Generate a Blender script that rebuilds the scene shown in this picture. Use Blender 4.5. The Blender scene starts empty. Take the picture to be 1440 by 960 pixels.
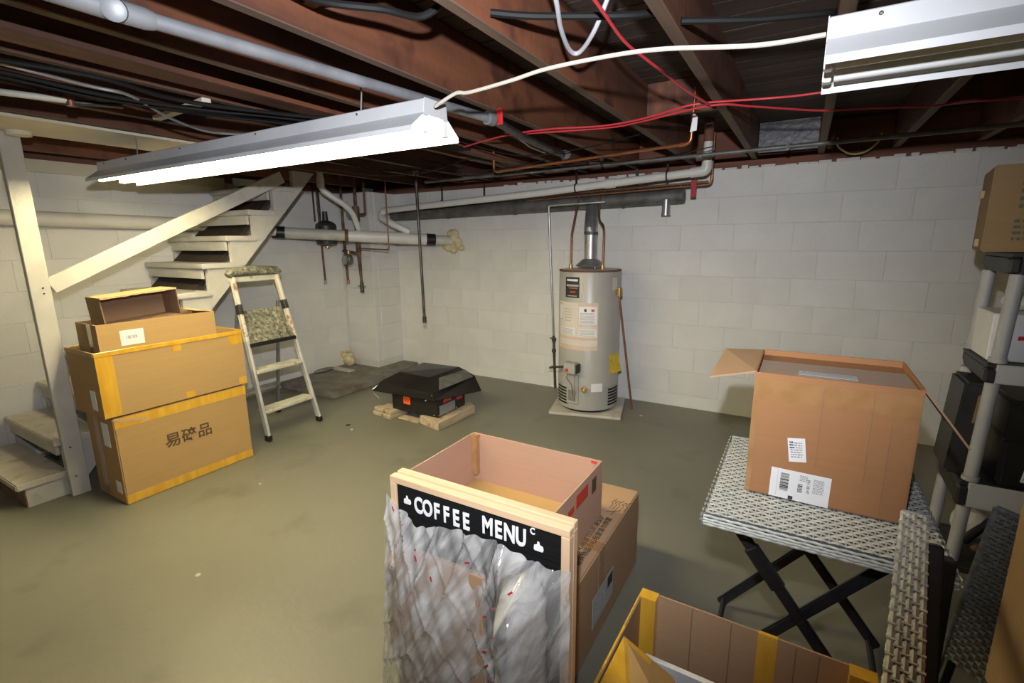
import bpy, bmesh, math, random
from mathutils import Vector, Matrix, Euler
random.seed(7)
C = bpy.context.scene.collection
R = math.radians
PI = math.pi

# ---------------------------------------------------------------- camera
cam_d = bpy.data.cameras.new('camera')
cam_d.sensor_width = 36.0
cam_d.lens = 688.4 / 1440 * 36.0
cam_d.clip_start = 0.02
cam = bpy.data.objects.new('camera', cam_d)
C.objects.link(cam)
_r = Vector((0.86260696, 0.50578088, -0.00974292))
_u = Vector((-0.09399859, 0.17917885, 0.97931568))
_b = Vector((0.49706487, -0.84384871, 0.20210362))
cam.matrix_world = Matrix(((_r.x, _u.x, _b.x, 0), (_r.y, _u.y, _b.y, 0), (_r.z, _u.z, _b.z, 1.45), (0, 0, 0, 1)))
bpy.context.scene.camera = cam

# ---------------------------------------------------------------- world, light, exposure
w = bpy.data.worlds.new('world'); bpy.context.scene.world = w
w.use_nodes = True
w.node_tree.nodes['Background'].inputs[0].default_value = (0.9, 0.95, 1.0, 1)
w.node_tree.nodes['Background'].inputs[1].default_value = 0.02
vs = bpy.context.scene.view_settings
vs.view_transform = 'Standard'; vs.look = 'None'; vs.gamma = 1.0; vs.use_curve_mapping = False
vs.exposure = 0.0
TUBE_STRENGTH = 66.0
FLASH_POWER = 270.0

def spot(name, loc, direction, energy, col, size, blend, radius):
    d = bpy.data.lights.new(name, 'SPOT'); d.energy = energy; d.color = col
    d.spot_size = R(size); d.spot_blend = blend; d.shadow_soft_size = radius
    o = bpy.data.objects.new(name, d); C.objects.link(o); o.location = loc
    o.rotation_euler = Vector(direction).to_track_quat('-Z', 'Y').to_euler()
    return o
# the photographer's flash, just above the lens, aimed a little upwards
spot('camera_flash', (-0.04, 0.03, 1.68), (-0.53, 0.85, -0.04), FLASH_POWER, (0.92, 0.94, 1.0), 120, 1.0, 0.02)

# ---------------------------------------------------------------- materials
def _nt(name):
    m = bpy.data.materials.new(name); m.use_nodes = True
    nt = m.node_tree; b = nt.nodes['Principled BSDF']
    return m, nt, b
def N(nt, t, **kw):
    n = nt.nodes.new(t)
    for k, v in kw.items(): setattr(n, k, v)
    return n
def rgb(c): return (c[0], c[1], c[2], 1)

def mat(name, c1, c2=None, rough=0.6, metal=0.0, scale=(8, 8, 8), detail=4, lo=0.35, hi=0.65,
        bump=0.0, bump_scale=60, rnd=0.0, c3=None, spot_scale=12, spot_lo=0.62, spot_hi=0.7, coat=0.0, spec=0.5):
    """two-tone noise colour, optional third colour in spots, optional bump and per-object brightness"""
    m, nt, b = _nt(name)
    L = nt.links
    tc = N(nt, 'ShaderNodeTexCoord')
    mp = N(nt, 'ShaderNodeMapping'); mp.inputs['Scale'].default_value = scale
    L.new(tc.outputs['Object'], mp.inputs['Vector'])
    vec = mp.outputs['Vector']
    if rnd:
        oi = N(nt, 'ShaderNodeObjectInfo')
        ad = N(nt, 'ShaderNodeVectorMath', operation='ADD')
        ml = N(nt, 'ShaderNodeMath', operation='MULTIPLY'); ml.inputs[1].default_value = 37.0
        L.new(oi.outputs['Random'], ml.inputs[0]); L.new(vec, ad.inputs[0]); L.new(ml.outputs[0], ad.inputs[1])
        vec = ad.outputs[0]
    no = N(nt, 'ShaderNodeTexNoise'); no.inputs['Scale'].default_value = 1.0; no.inputs['Detail'].default_value = detail
    L.new(vec, no.inputs['Vector'])
    mr = N(nt, 'ShaderNodeMapRange'); mr.inputs['From Min'].default_value = lo; mr.inputs['From Max'].default_value = hi
    L.new(no.outputs['Fac'], mr.inputs['Value'])
    mx = N(nt, 'ShaderNodeMix', data_type='RGBA')
    mx.inputs['A'].default_value = rgb(c1); mx.inputs['B'].default_value = rgb(c2 or c1)
    L.new(mr.outputs['Result'], mx.inputs['Factor'])
    out = mx.outputs['Result']
    if c3:
        n2 = N(nt, 'ShaderNodeTexNoise'); n2.inputs['Scale'].default_value = spot_scale; n2.inputs['Detail'].default_value = 3
        L.new(tc.outputs['Object'], n2.inputs['Vector'])
        m2 = N(nt, 'ShaderNodeMapRange'); m2.inputs['From Min'].default_value = spot_lo; m2.inputs['From Max'].default_value = spot_hi
        L.new(n2.outputs['Fac'], m2.inputs['Value'])
        x2 = N(nt, 'ShaderNodeMix', data_type='RGBA'); x2.inputs['B'].default_value = rgb(c3)
        L.new(out, x2.inputs['A']); L.new(m2.outputs['Result'], x2.inputs['Factor']); out = x2.outputs['Result']
    if rnd:
        hs = N(nt, 'ShaderNodeHueSaturation')
        m3 = N(nt, 'ShaderNodeMapRange'); m3.inputs['To Min'].default_value = 1 - rnd; m3.inputs['To Max'].default_value = 1 + rnd
        L.new(oi.outputs['Random'], m3.inputs['Value']); L.new(m3.outputs['Result'], hs.inputs['Value'])
        L.new(out, hs.inputs['Color']); out = hs.outputs['Color']
    L.new(out, b.inputs['Base Color'])
    b.inputs['Roughness'].default_value = rough; b.inputs['Metallic'].default_value = metal
    b.inputs['Specular IOR Level'].default_value = spec
    if coat: b.inputs['Coat Weight'].default_value = coat; b.inputs['Coat Roughness'].default_value = 0.15
    if bump:
        bn = N(nt, 'ShaderNodeTexNoise'); bn.inputs['Scale'].default_value = bump_scale; bn.inputs['Detail'].default_value = 5
        L.new(tc.outputs['Object'], bn.inputs['Vector'])
        bp = N(nt, 'ShaderNodeBump'); bp.inputs['Strength'].default_value = bump; bp.inputs['Distance'].default_value = 0.01
        L.new(bn.outputs['Fac'], bp.inputs['Height']); L.new(bp.outputs['Normal'], b.inputs['Normal'])
    return m

def emit(name, col, s):
    m, nt, b = _nt(name)
    b.inputs['Base Color'].default_value = (0.9, 0.9, 0.85, 1)
    b.inputs['Emission Color'].default_value = rgb(col); b.inputs['Emission Strength'].default_value = s
    return m

M = {}
M['block'] = mat('painted_block', (0.74, 0.725, 0.69), (0.80, 0.785, 0.75), rough=0.6, scale=(3, 3, 3), bump=0.35, bump_scale=70, rnd=0.012)
M['mortar'] = mat('painted_mortar', (0.68, 0.66, 0.63), (0.74, 0.72, 0.69), rough=0.8, scale=(5, 5, 5), bump=0.4)
M['floor'] = mat('grey_floor_paint', (0.168, 0.162, 0.124), (0.202, 0.194, 0.150), rough=0.42, scale=(1.2, 1.2, 1.2), detail=8, bump=0.12, bump_scale=25, c3=(0.125, 0.115, 0.088), spot_scale=3.0, spot_lo=0.60, spot_hi=0.80)
M['bare_concrete'] = mat('bare_concrete', (0.17, 0.155, 0.135), (0.26, 0.24, 0.21), rough=0.85, scale=(9, 9, 9), bump=0.5, c3=(0.15, 0.10, 0.07), spot_scale=4, spot_lo=0.58, spot_hi=0.75)
M['concrete_edge'] = mat('grey_concrete', (0.15, 0.14, 0.125), (0.22, 0.21, 0.19), rough=0.85, scale=(12, 12, 12), bump=0.5)
M['joist'] = mat('old_joist_wood', (0.058, 0.023, 0.014), (0.175, 0.062, 0.028), rough=0.65, scale=(14, 0.7, 6), detail=6, bump=0.2, bump_scale=30, rnd=0.22, c3=(0.065, 0.022, 0.014), spot_scale=5, spot_lo=0.52, spot_hi=0.66)
M['joist_edge'] = mat('joist_lower_edge', (0.095, 0.060, 0.040), (0.14, 0.088, 0.058), rough=0.75, scale=(20, 1.5, 20), rnd=0.15)
M['subfloor'] = mat('subfloor_board', (0.04, 0.024, 0.017), (0.075, 0.046, 0.032), rough=0.8, scale=(1.0, 22, 10), bump=0.2, rnd=0.25)
M['rim'] = mat('rim_wood', (0.16, 0.062, 0.04), (0.24, 0.10, 0.065), rough=0.8, scale=(1, 12, 12), bump=0.2)
M['sill_cream'] = mat('cream_painted_wood', (0.66, 0.60, 0.46), (0.72, 0.67, 0.54), rough=0.6, scale=(4, 4, 4))
M['white_wood'] = mat('white_painted_wood', (0.47, 0.455, 0.41), (0.55, 0.53, 0.48), rough=0.5, scale=(6, 6, 6), bump=0.12, c3=(0.40, 0.36, 0.29), spot_scale=8, spot_lo=0.66, spot_hi=0.8)
M['tread'] = mat('worn_tread_paint', (0.50, 0.46, 0.38), (0.62, 0.58, 0.50), rough=0.55, scale=(6, 6, 6), bump=0.2, c3=(0.34, 0.30, 0.23), spot_scale=9, spot_lo=0.58, spot_hi=0.75)
M['bare_wood'] = mat('bare_brown_wood', (0.14, 0.08, 0.045), (0.22, 0.13, 0.07), rough=0.8, scale=(20, 3, 20), bump=0.2)
M['shade_wood'] = mat('shaded_unpainted_wood', (0.03, 0.02, 0.014), (0.05, 0.032, 0.022), rough=0.85, scale=(20, 3, 20))  # brown wood with the under-stair shade put into its colour
M['pale_wood'] = mat('pale_pine', (0.62, 0.42, 0.25), (0.72, 0.51, 0.32), rough=0.45, scale=(60, 60, 2.0), detail=3, bump=0.05)
M['pale_wood_x'] = mat('pale_pine_rail', (0.62, 0.42, 0.25), (0.72, 0.51, 0.32), rough=0.45, scale=(2.0, 60, 60), detail=3, bump=0.05)
M['block_wood'] = mat('weathered_lumber', (0.42, 0.33, 0.21), (0.55, 0.45, 0.30), rough=0.8, scale=(30, 4, 30), bump=0.25, c3=(0.22, 0.15, 0.08), spot_scale=12, spot_lo=0.6, spot_hi=0.75)
M['felt'] = mat('black_felt', (0.006, 0.006, 0.006), (0.011, 0.011, 0.011), rough=0.95, scale=(3, 3, 300), bump=0.3, bump_scale=300, spec=0.15)
M['letter'] = mat('white_plastic_letter', (0.85, 0.85, 0.85), rough=0.35)
M['tape'] = mat('amber_packing_tape', (0.62, 0.33, 0.03), (0.74, 0.43, 0.05), rough=0.22, scale=(20, 20, 4), coat=0.6)
M['tape_clear'] = mat('brown_clear_tape', (0.36, 0.19, 0.075), (0.42, 0.23, 0.10), rough=0.16, scale=(20, 20, 20), coat=0.8, bump=0.08, bump_scale=30)
M['paper'] = mat('white_label_paper', (0.78, 0.78, 0.78), (0.84, 0.84, 0.84), rough=0.45)
M['paper_grey'] = mat('grey_label_paper', (0.42, 0.42, 0.42), (0.50, 0.50, 0.50), rough=0.4)
M['ink'] = mat('black_ink', (0.03, 0.03, 0.03), rough=0.6)
M['ink_brown'] = mat('brown_print', (0.10, 0.055, 0.025), rough=0.8)
M['ink_grey'] = mat('grey_print', (0.32, 0.32, 0.33), rough=0.6)
M['ink_green'] = mat('green_print', (0.09, 0.11, 0.06), rough=0.8)
M['ink_red'] = mat('red_print', (0.55, 0.05, 0.03), rough=0.5)
M['orange'] = mat('orange_sticker', (0.85, 0.13, 0.02), rough=0.4)
M['red'] = mat('red_plastic', (0.62, 0.03, 0.03), rough=0.4)
M['red_cable'] = mat('red_cable_jacket', (0.55, 0.04, 0.05), rough=0.4)
M['red_tag'] = mat('dark_red_tag', (0.38, 0.012, 0.015), rough=0.45)
M['black_cable'] = mat('black_cable_jacket', (0.010, 0.010, 0.010), rough=0.6, spec=0.2)
M['white_cable'] = mat('white_cable_jacket', (0.47, 0.44, 0.37), rough=0.4)
M['grey_cable'] = mat('grey_cable_jacket', (0.38, 0.39, 0.42), rough=0.4)
M['yellow_cable'] = mat('yellow_cable_jacket', (0.50, 0.42, 0.16), rough=0.4)
M['galv'] = mat('galvanised_steel', (0.36, 0.37, 0.38), (0.50, 0.51, 0.52), rough=0.38, metal=0.75, scale=(12, 12, 12), bump=0.05)
M['silver_paint'] = mat('silver_painted_pipe', (0.20, 0.205, 0.22), (0.29, 0.30, 0.32), rough=0.5, metal=0.3, scale=(9, 9, 9))
M['galv_dark'] = mat('dusty_galvanised_duct', (0.12, 0.12, 0.11), (0.22, 0.22, 0.205), rough=0.55, metal=0.5, scale=(9, 9, 9), bump=0.1)
M['foil'] = mat('foil_sheet', (0.10, 0.10, 0.105), (0.17, 0.17, 0.18), rough=0.5, metal=0.4, scale=(9, 9, 9), bump=0.8, bump_scale=20)
M['iron'] = mat('black_iron_pipe', (0.05, 0.047, 0.044), (0.11, 0.105, 0.10), rough=0.45, metal=0.6, scale=(20, 20, 20))
M['rust'] = mat('rusty_pipe', (0.16, 0.085, 0.045), (0.24, 0.15, 0.085), rough=0.7, metal=0.4, scale=(25, 25, 12), bump=0.2, c3=(0.07, 0.05, 0.04), spot_scale=20, spot_lo=0.5, spot_hi=0.65)
M['copper'] = mat('copper_pipe', (0.66, 0.27, 0.11), (0.48, 0.19, 0.09), rough=0.32, metal=0.85, scale=(12, 12, 12))
M['copper_dull'] = mat('dull_copper_pipe', (0.36, 0.17, 0.10), (0.24, 0.11, 0.07), rough=0.45, metal=0.7, scale=(12, 12, 12))
M['brass'] = mat('brass', (0.50, 0.36, 0.14), rough=0.35, metal=0.8)
M['pvc'] = mat('white_pvc', (0.72, 0.71, 0.65), (0.78, 0.77, 0.72), rough=0.35, scale=(5, 5, 5))
M['cast_cream'] = mat('cream_painted_drain', (0.52, 0.49, 0.41), (0.64, 0.61, 0.53), rough=0.5, scale=(6, 6, 6), bump=0.15, c3=(0.36, 0.30, 0.22), spot_scale=8, spot_lo=0.62, spot_hi=0.75)
M['cream_wall_pipe'] = mat('wall_colour_pipe', (0.66, 0.635, 0.575), (0.74, 0.71, 0.65), rough=0.55, scale=(6, 6, 6), bump=0.15)
M['rubber'] = mat('black_rubber', (0.015, 0.015, 0.015), rough=0.35)
M['foam'] = mat('expanding_foam', (0.62, 0.52, 0.28), (0.75, 0.66, 0.42), rough=0.8, scale=(20, 20, 20), bump=0.8, bump_scale=40)
M['alu'] = mat('aluminium_rail', (0.62, 0.60, 0.55), (0.74, 0.72, 0.67), rough=0.4, metal=0.35, scale=(12, 12, 12))
M['paint_splat'] = mat('paint_splattered_tread', (0.05, 0.048, 0.035), (0.33, 0.32, 0.23), rough=0.8, scale=(42, 42, 42), detail=8, lo=0.32, hi=0.72, c3=(0.55, 0.53, 0.38), spot_scale=30, spot_lo=0.58, spot_hi=0.78, bump=0.3)
M['splat_alu'] = mat('paint_stained_rail', (0.62, 0.56, 0.46), (0.70, 0.66, 0.58), rough=0.5, scale=(10, 10, 10), c3=(0.33, 0.16, 0.10), spot_scale=14, spot_lo=0.60, spot_hi=0.68)
M['cream_step'] = mat('stained_cream_step', (0.52, 0.50, 0.40), (0.64, 0.62, 0.51), rough=0.5, scale=(10, 10, 10), c3=(0.42, 0.33, 0.16), spot_scale=18, spot_lo=0.62, spot_hi=0.70)
M['black_metal'] = mat('black_powder_coat', (0.012, 0.012, 0.014), (0.02, 0.02, 0.023), rough=0.4, spec=0.6)
M['black_plastic'] = mat('black_plastic', (0.014, 0.014, 0.014), (0.022, 0.022, 0.022), rough=0.28)
M['vent_black'] = mat('satin_black_sheet_metal', (0.012, 0.011, 0.010), (0.020, 0.018, 0.016), rough=0.30, scale=(5, 5, 5))
M['wicker'] = mat('pale_grey_wicker', (0.46, 0.48, 0.44), (0.66, 0.68, 0.63), rough=0.45, scale=(70, 70, 70), lo=0.3, hi=0.7)
M['wicker_arm'] = mat('mixed_grey_wicker', (0.34, 0.35, 0.31), (0.60, 0.58, 0.50), rough=0.45, scale=(90, 25, 90), lo=0.35, hi=0.65)
M['wicker_core'] = mat('shaded_wicker_backing', (0.085, 0.09, 0.082), rough=0.8)  # shadow in the weave gaps, put into the core colour
M['wicker_shaded'] = mat('shaded_grey_wicker', (0.20, 0.21, 0.20), (0.32, 0.335, 0.32), rough=0.5, scale=(70, 70, 70))  # table wicker again, darkened in colour for a panel in shadow
M['fixture'] = mat('white_enamel', (0.48, 0.49, 0.51), (0.54, 0.55, 0.57), rough=0.35, scale=(4, 4, 4))
M['socket'] = mat('lamp_socket_plastic', (0.75, 0.76, 0.74), rough=0.4)
M['tube_off'] = mat('unlit_lamp_glass', (0.70, 0.72, 0.72), rough=0.2)
M['tube_on'] = emit('lit_lamp_glass', (1.0, 0.86, 0.50), TUBE_STRENGTH)
M['heater'] = mat('beige_grey_enamel', (0.40, 0.385, 0.355), (0.44, 0.425, 0.39), rough=0.32, scale=(3, 3, 3))
M['heater_label'] = mat('cream_label', (0.66, 0.60, 0.54), (0.72, 0.67, 0.60), rough=0.5)
M['pink_label'] = mat('faded_orange_label', (0.62, 0.46, 0.36), (0.68, 0.55, 0.46), rough=0.5)
M['yellow_tag'] = mat('yellow_tag', (0.75, 0.55, 0.04), (0.62, 0.42, 0.04), rough=0.4, scale=(30, 30, 30))
M['dark'] = mat('dark_opening', (0.01, 0.01, 0.01), rough=0.9)
M['shelf_post'] = mat('grey_resin_post', (0.42, 0.42, 0.42), (0.47, 0.47, 0.47), rough=0.5)
M['shelf_light'] = mat('light_grey_resin', (0.50, 0.51, 0.52), rough=0.45)
M['shelf_dark'] = mat('dark_grey_resin', (0.018, 0.018, 0.018), (0.03, 0.03, 0.03), rough=0.5)
M['plastic_bag'] = mat('white_plastic_bag', (0.55, 0.54, 0.50), (0.65, 0.64, 0.60), rough=0.35, bump=0.4, bump_scale=25)
M['leaf_green'] = mat('dull_green_cloth', (0.10, 0.15, 0.04), (0.16, 0.22, 0.06), rough=0.7)
M['grey_roll'] = mat('silver_grey_roll', (0.34, 0.35, 0.36), (0.55, 0.56, 0.57), rough=0.35, scale=(4, 4, 22), bump=0.2)
M['film_red'] = mat('red_film_print', (0.55, 0.03, 0.04), rough=0.4)

def cardboard(name, c1, c2, grain=(3, 3, 90)):
    c2 = tuple(a + (b - a) * .4 for a, b in zip(c1, c2))
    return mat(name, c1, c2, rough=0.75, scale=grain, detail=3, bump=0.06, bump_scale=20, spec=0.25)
M['card_orange'] = cardboard('orange_brown_cardboard', (0.36, 0.175, 0.075), (0.41, 0.205, 0.092))
M['card_yellow'] = cardboard('yellow_brown_cardboard', (0.42, 0.265, 0.105), (0.47, 0.30, 0.125))
M['card_tan'] = cardboard('tan_cardboard', (0.40, 0.255, 0.145), (0.45, 0.29, 0.17))
M['card_pink'] = cardboard('pinkish_inner_cardboard', (0.46, 0.285, 0.20), (0.50, 0.32, 0.225))
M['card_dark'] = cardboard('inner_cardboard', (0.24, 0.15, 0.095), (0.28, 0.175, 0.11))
M['card_old'] = cardboard('old_cardboard', (0.26, 0.17, 0.08), (0.31, 0.20, 0.10))
M['card_edge'] = cardboard('cut_cardboard_edge', (0.50, 0.34, 0.20), (0.56, 0.39, 0.23))

def film_material():
    m = bpy.data.materials.new('clear_stretch_film'); m.use_nodes = True
    nt = m.node_tree; L = nt.links; nt.nodes.clear()
    out = N(nt, 'ShaderNodeOutputMaterial')
    tr = N(nt, 'ShaderNodeBsdfTransparent'); tr.inputs[0].default_value = (0.93, 0.92, 0.90, 1)
    pr = N(nt, 'ShaderNodeBsdfPrincipled'); pr.inputs['Base Color'].default_value = (0.70, 0.69, 0.67, 1); pr.inputs['Roughness'].default_value = 0.10
    pr.inputs['Specular IOR Level'].default_value = 0.9
    tc = N(nt, 'ShaderNodeTexCoord'); mp = N(nt, 'ShaderNodeMapping')
    mp.inputs['Rotation'].default_value = (0, -0.50, 0)
    m2 = N(nt, 'ShaderNodeMapping'); m2.inputs['Scale'].default_value = (26, 14, 4)
    n = N(nt, 'ShaderNodeTexNoise'); n.inputs['Scale'].default_value = 1.0; n.inputs['Detail'].default_value = 4; n.inputs['Distortion'].default_value = 0.7
    L.new(tc.outputs['Object'], mp.inputs['Vector']); L.new(mp.outputs['Vector'], m2.inputs['Vector']); L.new(m2.outputs['Vector'], n.inputs['Vector'])
    mr = N(nt, 'ShaderNodeMapRange'); mr.inputs['From Min'].default_value = 0.40; mr.inputs['From Max'].default_value = 0.68
    mr.inputs['To Min'].default_value = 0.30; mr.inputs['To Max'].default_value = 0.80
    L.new(n.outputs['Fac'], mr.inputs['Value'])
    bp = N(nt, 'ShaderNodeBump'); bp.inputs['Strength'].default_value = 0.55; bp.inputs['Distance'].default_value = 0.012
    L.new(n.outputs['Fac'], bp.inputs['Height']); L.new(bp.outputs['Normal'], pr.inputs['Normal'])
    mx = N(nt, 'ShaderNodeMixShader'); L.new(mr.outputs['Result'], mx.inputs['Fac'])
    L.new(tr.outputs[0], mx.inputs[1]); L.new(pr.outputs[0], mx.inputs[2]); L.new(mx.outputs[0], out.inputs['Surface'])
    return m
M['film'] = film_material()

# ---------------------------------------------------------------- mesh building
def wloc(o):
    v = Vector((0, 0, 0))
    while o: v += o.location; o = o.parent
    return v

def I(): return Matrix.Identity(4)
def T(x, y, z): return Matrix.Translation((x, y, z))
def RX(a): return Matrix.Rotation(R(a), 4, 'X')
def RY(a): return Matrix.Rotation(R(a), 4, 'Y')
def RZ(a): return Matrix.Rotation(R(a), 4, 'Z')

class B:
    """collects geometry in world coordinates, links it as one mesh object"""
    def __init__(s, X=None): s.v = []; s.f = []; s.X = X or I()
    def add(s, vs, fs):
        n = len(s.v)
        s.v += [s.X @ Vector(p) for p in vs]; s.f += [tuple(i + n for i in f) for f in fs]
        return s
    def box(s, a, b):
        x0, y0, z0 = a; x1, y1, z1 = b
        return s.add([(x0, y0, z0), (x1, y0, z0), (x1, y1, z0), (x0, y1, z0), (x0, y0, z1), (x1, y0, z1), (x1, y1, z1), (x0, y1, z1)],
                     [(3, 2, 1, 0), (4, 5, 6, 7), (0, 1, 5, 4), (1, 2, 6, 5), (2, 3, 7, 6), (3, 0, 4, 7)])
    def beam(s, p, q, w, h, up=(0, 0, 1)):
        """rectangular bar from p to q, w across, h along up"""
        p = Vector(p); q = Vector(q); d = (q - p).normalized(); up = Vector(up)
        a = d.cross(up).normalized() * (w / 2); c = a.cross(d).normalized() * (h / 2)
        vs = [p - a - c, p + a - c, p + a + c, p - a + c, q - a - c, q + a - c, q + a + c, q - a + c]
        return s.add(vs, [(0, 1, 2, 3), (7, 6, 5, 4), (4, 5, 1, 0), (5, 6, 2, 1), (6, 7, 3, 2), (7, 4, 0, 3)])
    def tube(s, pts, r, n=12, cap=True):
        pts = [Vector(p) for p in pts]; m = len(pts)
        rs = r if isinstance(r, (list, tuple)) else [r] * m
        prev = None; vs = []; fs = []
        for i, p in enumerate(pts):
            if i == 0: t = pts[1] - p
            elif i == m - 1: t = p - pts[i - 1]
            else: t = (pts[i + 1] - p).normalized() + (p - pts[i - 1]).normalized()
            if t.length < 1e-9: t = Vector((0, 0, 1))
            t.normalize()
            if prev is None:
                a = t.cross(Vector((0, 0, 1)) if abs(t.z) < 0.9 else Vector((1, 0, 0))).normalized()
            else:
                a = (prev - t * prev.dot(t)).normalized()
            prev = a; b = t.cross(a)
            for k in range(n):
                g = 2 * PI * k / n
                vs.append(p + (a * math.cos(g) + b * math.sin(g)) * rs[i])
        for i in range(m - 1):
            for k in range(n):
                k2 = (k + 1) % n
                fs.append((i * n + k, i * n + k2, (i + 1) * n + k2, (i + 1) * n + k))
        if cap:
            fs.append(tuple(range(n - 1, -1, -1))); fs.append(tuple((m - 1) * n + k for k in range(n)))
        return s.add(vs, fs)
    def lathe(s, prof, n=40, origin=(0, 0, 0)):
        ox, oy, oz = origin; vs = []; fs = []
        for r, z in prof:
            for k in range(n):
                g = 2 * PI * k / n; vs.append((ox + r * math.cos(g), oy + r * math.sin(g), oz + z))
        m = len(prof)
        for i in range(m - 1):
            for k in range(n):
                k2 = (k + 1) % n; fs.append((i * n + k, i * n + k2, (i + 1) * n + k2, (i + 1) * n + k))
        fs.append(tuple(range(n - 1, -1, -1))); fs.append(tuple((m - 1) * n + k for k in range(n)))
        return s.add(vs, fs)
    def prism(s, poly, d0, d1, axis='y'):
        """extrude 2D polygon between d0 and d1; axis y: poly in xz, x: poly in yz, z: poly in xy"""
        f = {'y': lambda p, d: (p[0], d, p[1]), 'x': lambda p, d: (d, p[0], p[1]), 'z': lambda p, d: (p[0], p[1], d)}[axis]
        n = len(poly); vs = [f(p, d0) for p in poly] + [f(p, d1) for p in poly]
        fs = [tuple(range(n)), tuple(range(2 * n - 1, n - 1, -1))] + [((i + 1) % n, i, n + i, n + (i + 1) % n) for i in range(n)]
        return s.add(vs, fs)
    def slab(s, quad, t):
        """a sheet with thickness t from four corners"""
        q = [Vector(p) for p in quad]; nn = (q[1] - q[0]).cross(q[3] - q[0]).normalized() * (t / 2)
        return s.add([p - nn for p in q] + [p + nn for p in q], [(3, 2, 1, 0), (4, 5, 6, 7), (0, 1, 5, 4), (1, 2, 6, 5), (2, 3, 7, 6), (3, 0, 4, 7)])
    def sphere(s, c, r, n=12, m=8, sc=(1, 1, 1)):
        vs = []; fs = []
        for i in range(m + 1):
            a = PI * i / m
            for k in range(n):
                g = 2 * PI * k / n
                vs.append((c[0] + r * sc[0] * math.sin(a) * math.cos(g), c[1] + r * sc[1] * math.sin(a) * math.sin(g), c[2] + r * sc[2] * math.cos(a)))
        for i in range(m):
            for k in range(n):
                k2 = (k + 1) % n; fs.append((i * n + k, (i + 1) * n + k, (i + 1) * n + k2, i * n + k2))
        return s.add(vs, fs)
    def mesh(s, name, m, off=Vector((0, 0, 0)), bev=0, smooth=False, seg=1, weld=False):
        me = bpy.data.meshes.new(name)
        me.from_pydata([p - off for p in s.v], [], s.f)
        bm = bmesh.new(); bm.from_mesh(me)
        if weld: bmesh.ops.remove_doubles(bm, verts=bm.verts, dist=1e-5)
        bmesh.ops.recalc_face_normals(bm, faces=bm.faces)
        if bev:
            es = [e for e in bm.edges if len(e.link_faces) == 2 and e.calc_face_angle(0) > 0.6]
            bmesh.ops.bevel(bm, geom=es, offset=bev, segments=seg, affect='EDGES', clamp_overlap=True)
        bm.to_mesh(me); bm.free()
        if smooth:
            for p in me.polygons: p.use_smooth = True
            me.set_sharp_from_angle(angle=R(38))
        if m: me.materials.append(M[m] if isinstance(m, str) else m)
        return me
    def obj(s, name, m, parent=None, origin=None, **kw):
        base = Vector(origin) if origin is not None else Vector((0, 0, 0))
        off = wloc(parent) if parent else base
        me = s.mesh(name, m, off, **kw)
        o = bpy.data.objects.new(name, me); C.objects.link(o)
        if parent: o.parent = parent
        else: o.location = base
        return o

def tag(o, label=None, cat=None, group=None, kind=None):
    if label: o['label'] = label
    if cat: o['category'] = cat
    if group: o['group'] = group
    if kind: o['kind'] = kind
    return o
def thing(name, label, cat, loc, group=None):
    o = bpy.data.objects.new(name, None); C.objects.link(o); o.location = loc
    o.empty_display_size = 0.05
    return tag(o, label, cat, group)
def inst(name, me, parent, loc, rot=None):
    o = bpy.data.objects.new(name, me); C.objects.link(o)
    o.parent = parent; o.location = Vector(loc) - (wloc(parent) if parent else Vector((0, 0, 0)))
    if rot: o.rotation_euler = rot
    return o
def curve_pts(pts, n=8):
    """Catmull-Rom through the points"""
    P = [Vector(p) for p in pts]; out = []
    for i in range(len(P) - 1):
        p0 = P[max(i - 1, 0)]; p1 = P[i]; p2 = P[i + 1]; p3 = P[min(i + 2, len(P) - 1)]
        for k in range(n):
            t = k / n
            out.append(0.5 * ((2 * p1) + (p2 - p0) * t + (2 * p0 - 5 * p1 + 4 * p2 - p3) * t * t + (3 * p1 - p0 - 3 * p2 + p3) * t ** 3))
    out.append(P[-1]); return out
def elbowed(pts, r=0.05, n=5):
    """polyline with rounded corners"""
    P = [Vector(p) for p in pts]; out = [P[0]]
    for i in range(1, len(P) - 1):
        a = (P[i - 1] - P[i]); c = (P[i + 1] - P[i]); k = min(r, a.length * .45, c.length * .45)
        s0 = P[i] + a.normalized() * k; s1 = P[i] + c.normalized() * k
        for j in range(n + 1):
            t = j / n; out.append(s0 * (1 - t) ** 2 + P[i] * 2 * t * (1 - t) + s1 * t * t)
    out.append(P[-1]); return out
def text(name, s, size, m, origin, xa, ya, parent, depth=0.0006, fat=0.0, align='LEFT', label=None, xs=1.0):
    cu = bpy.data.curves.new(name + '_curve', 'FONT'); cu.body = s; cu.size = size; cu.extrude = depth; cu.offset = fat
    cu.align_x = align; cu.resolution_u = 4
    t = bpy.data.objects.new(name + '_tmp', cu); C.objects.link(t)
    bpy.context.view_layer.update()
    me = bpy.data.meshes.new_from_object(t.evaluated_get(bpy.context.evaluated_depsgraph_get()))
    bpy.data.objects.remove(t); me.name = name
    xa = Vector(xa).normalized(); ya = Vector(ya).normalized(); za = xa.cross(ya)
    mt = Matrix(((xa.x, ya.x, za.x, 0), (xa.y, ya.y, za.y, 0), (xa.z, ya.z, za.z, 0), (0, 0, 0, 1)))
    mt.translation = Vector(origin) - wloc(parent)
    me.transform(mt @ Matrix.Diagonal((xs, 1, 1, 1))); me.materials.clear(); me.materials.append(M[m])
    o = bpy.data.objects.new(name, me); C.objects.link(o); o.parent = parent
    if label: o['label'] = label
    return o
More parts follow.
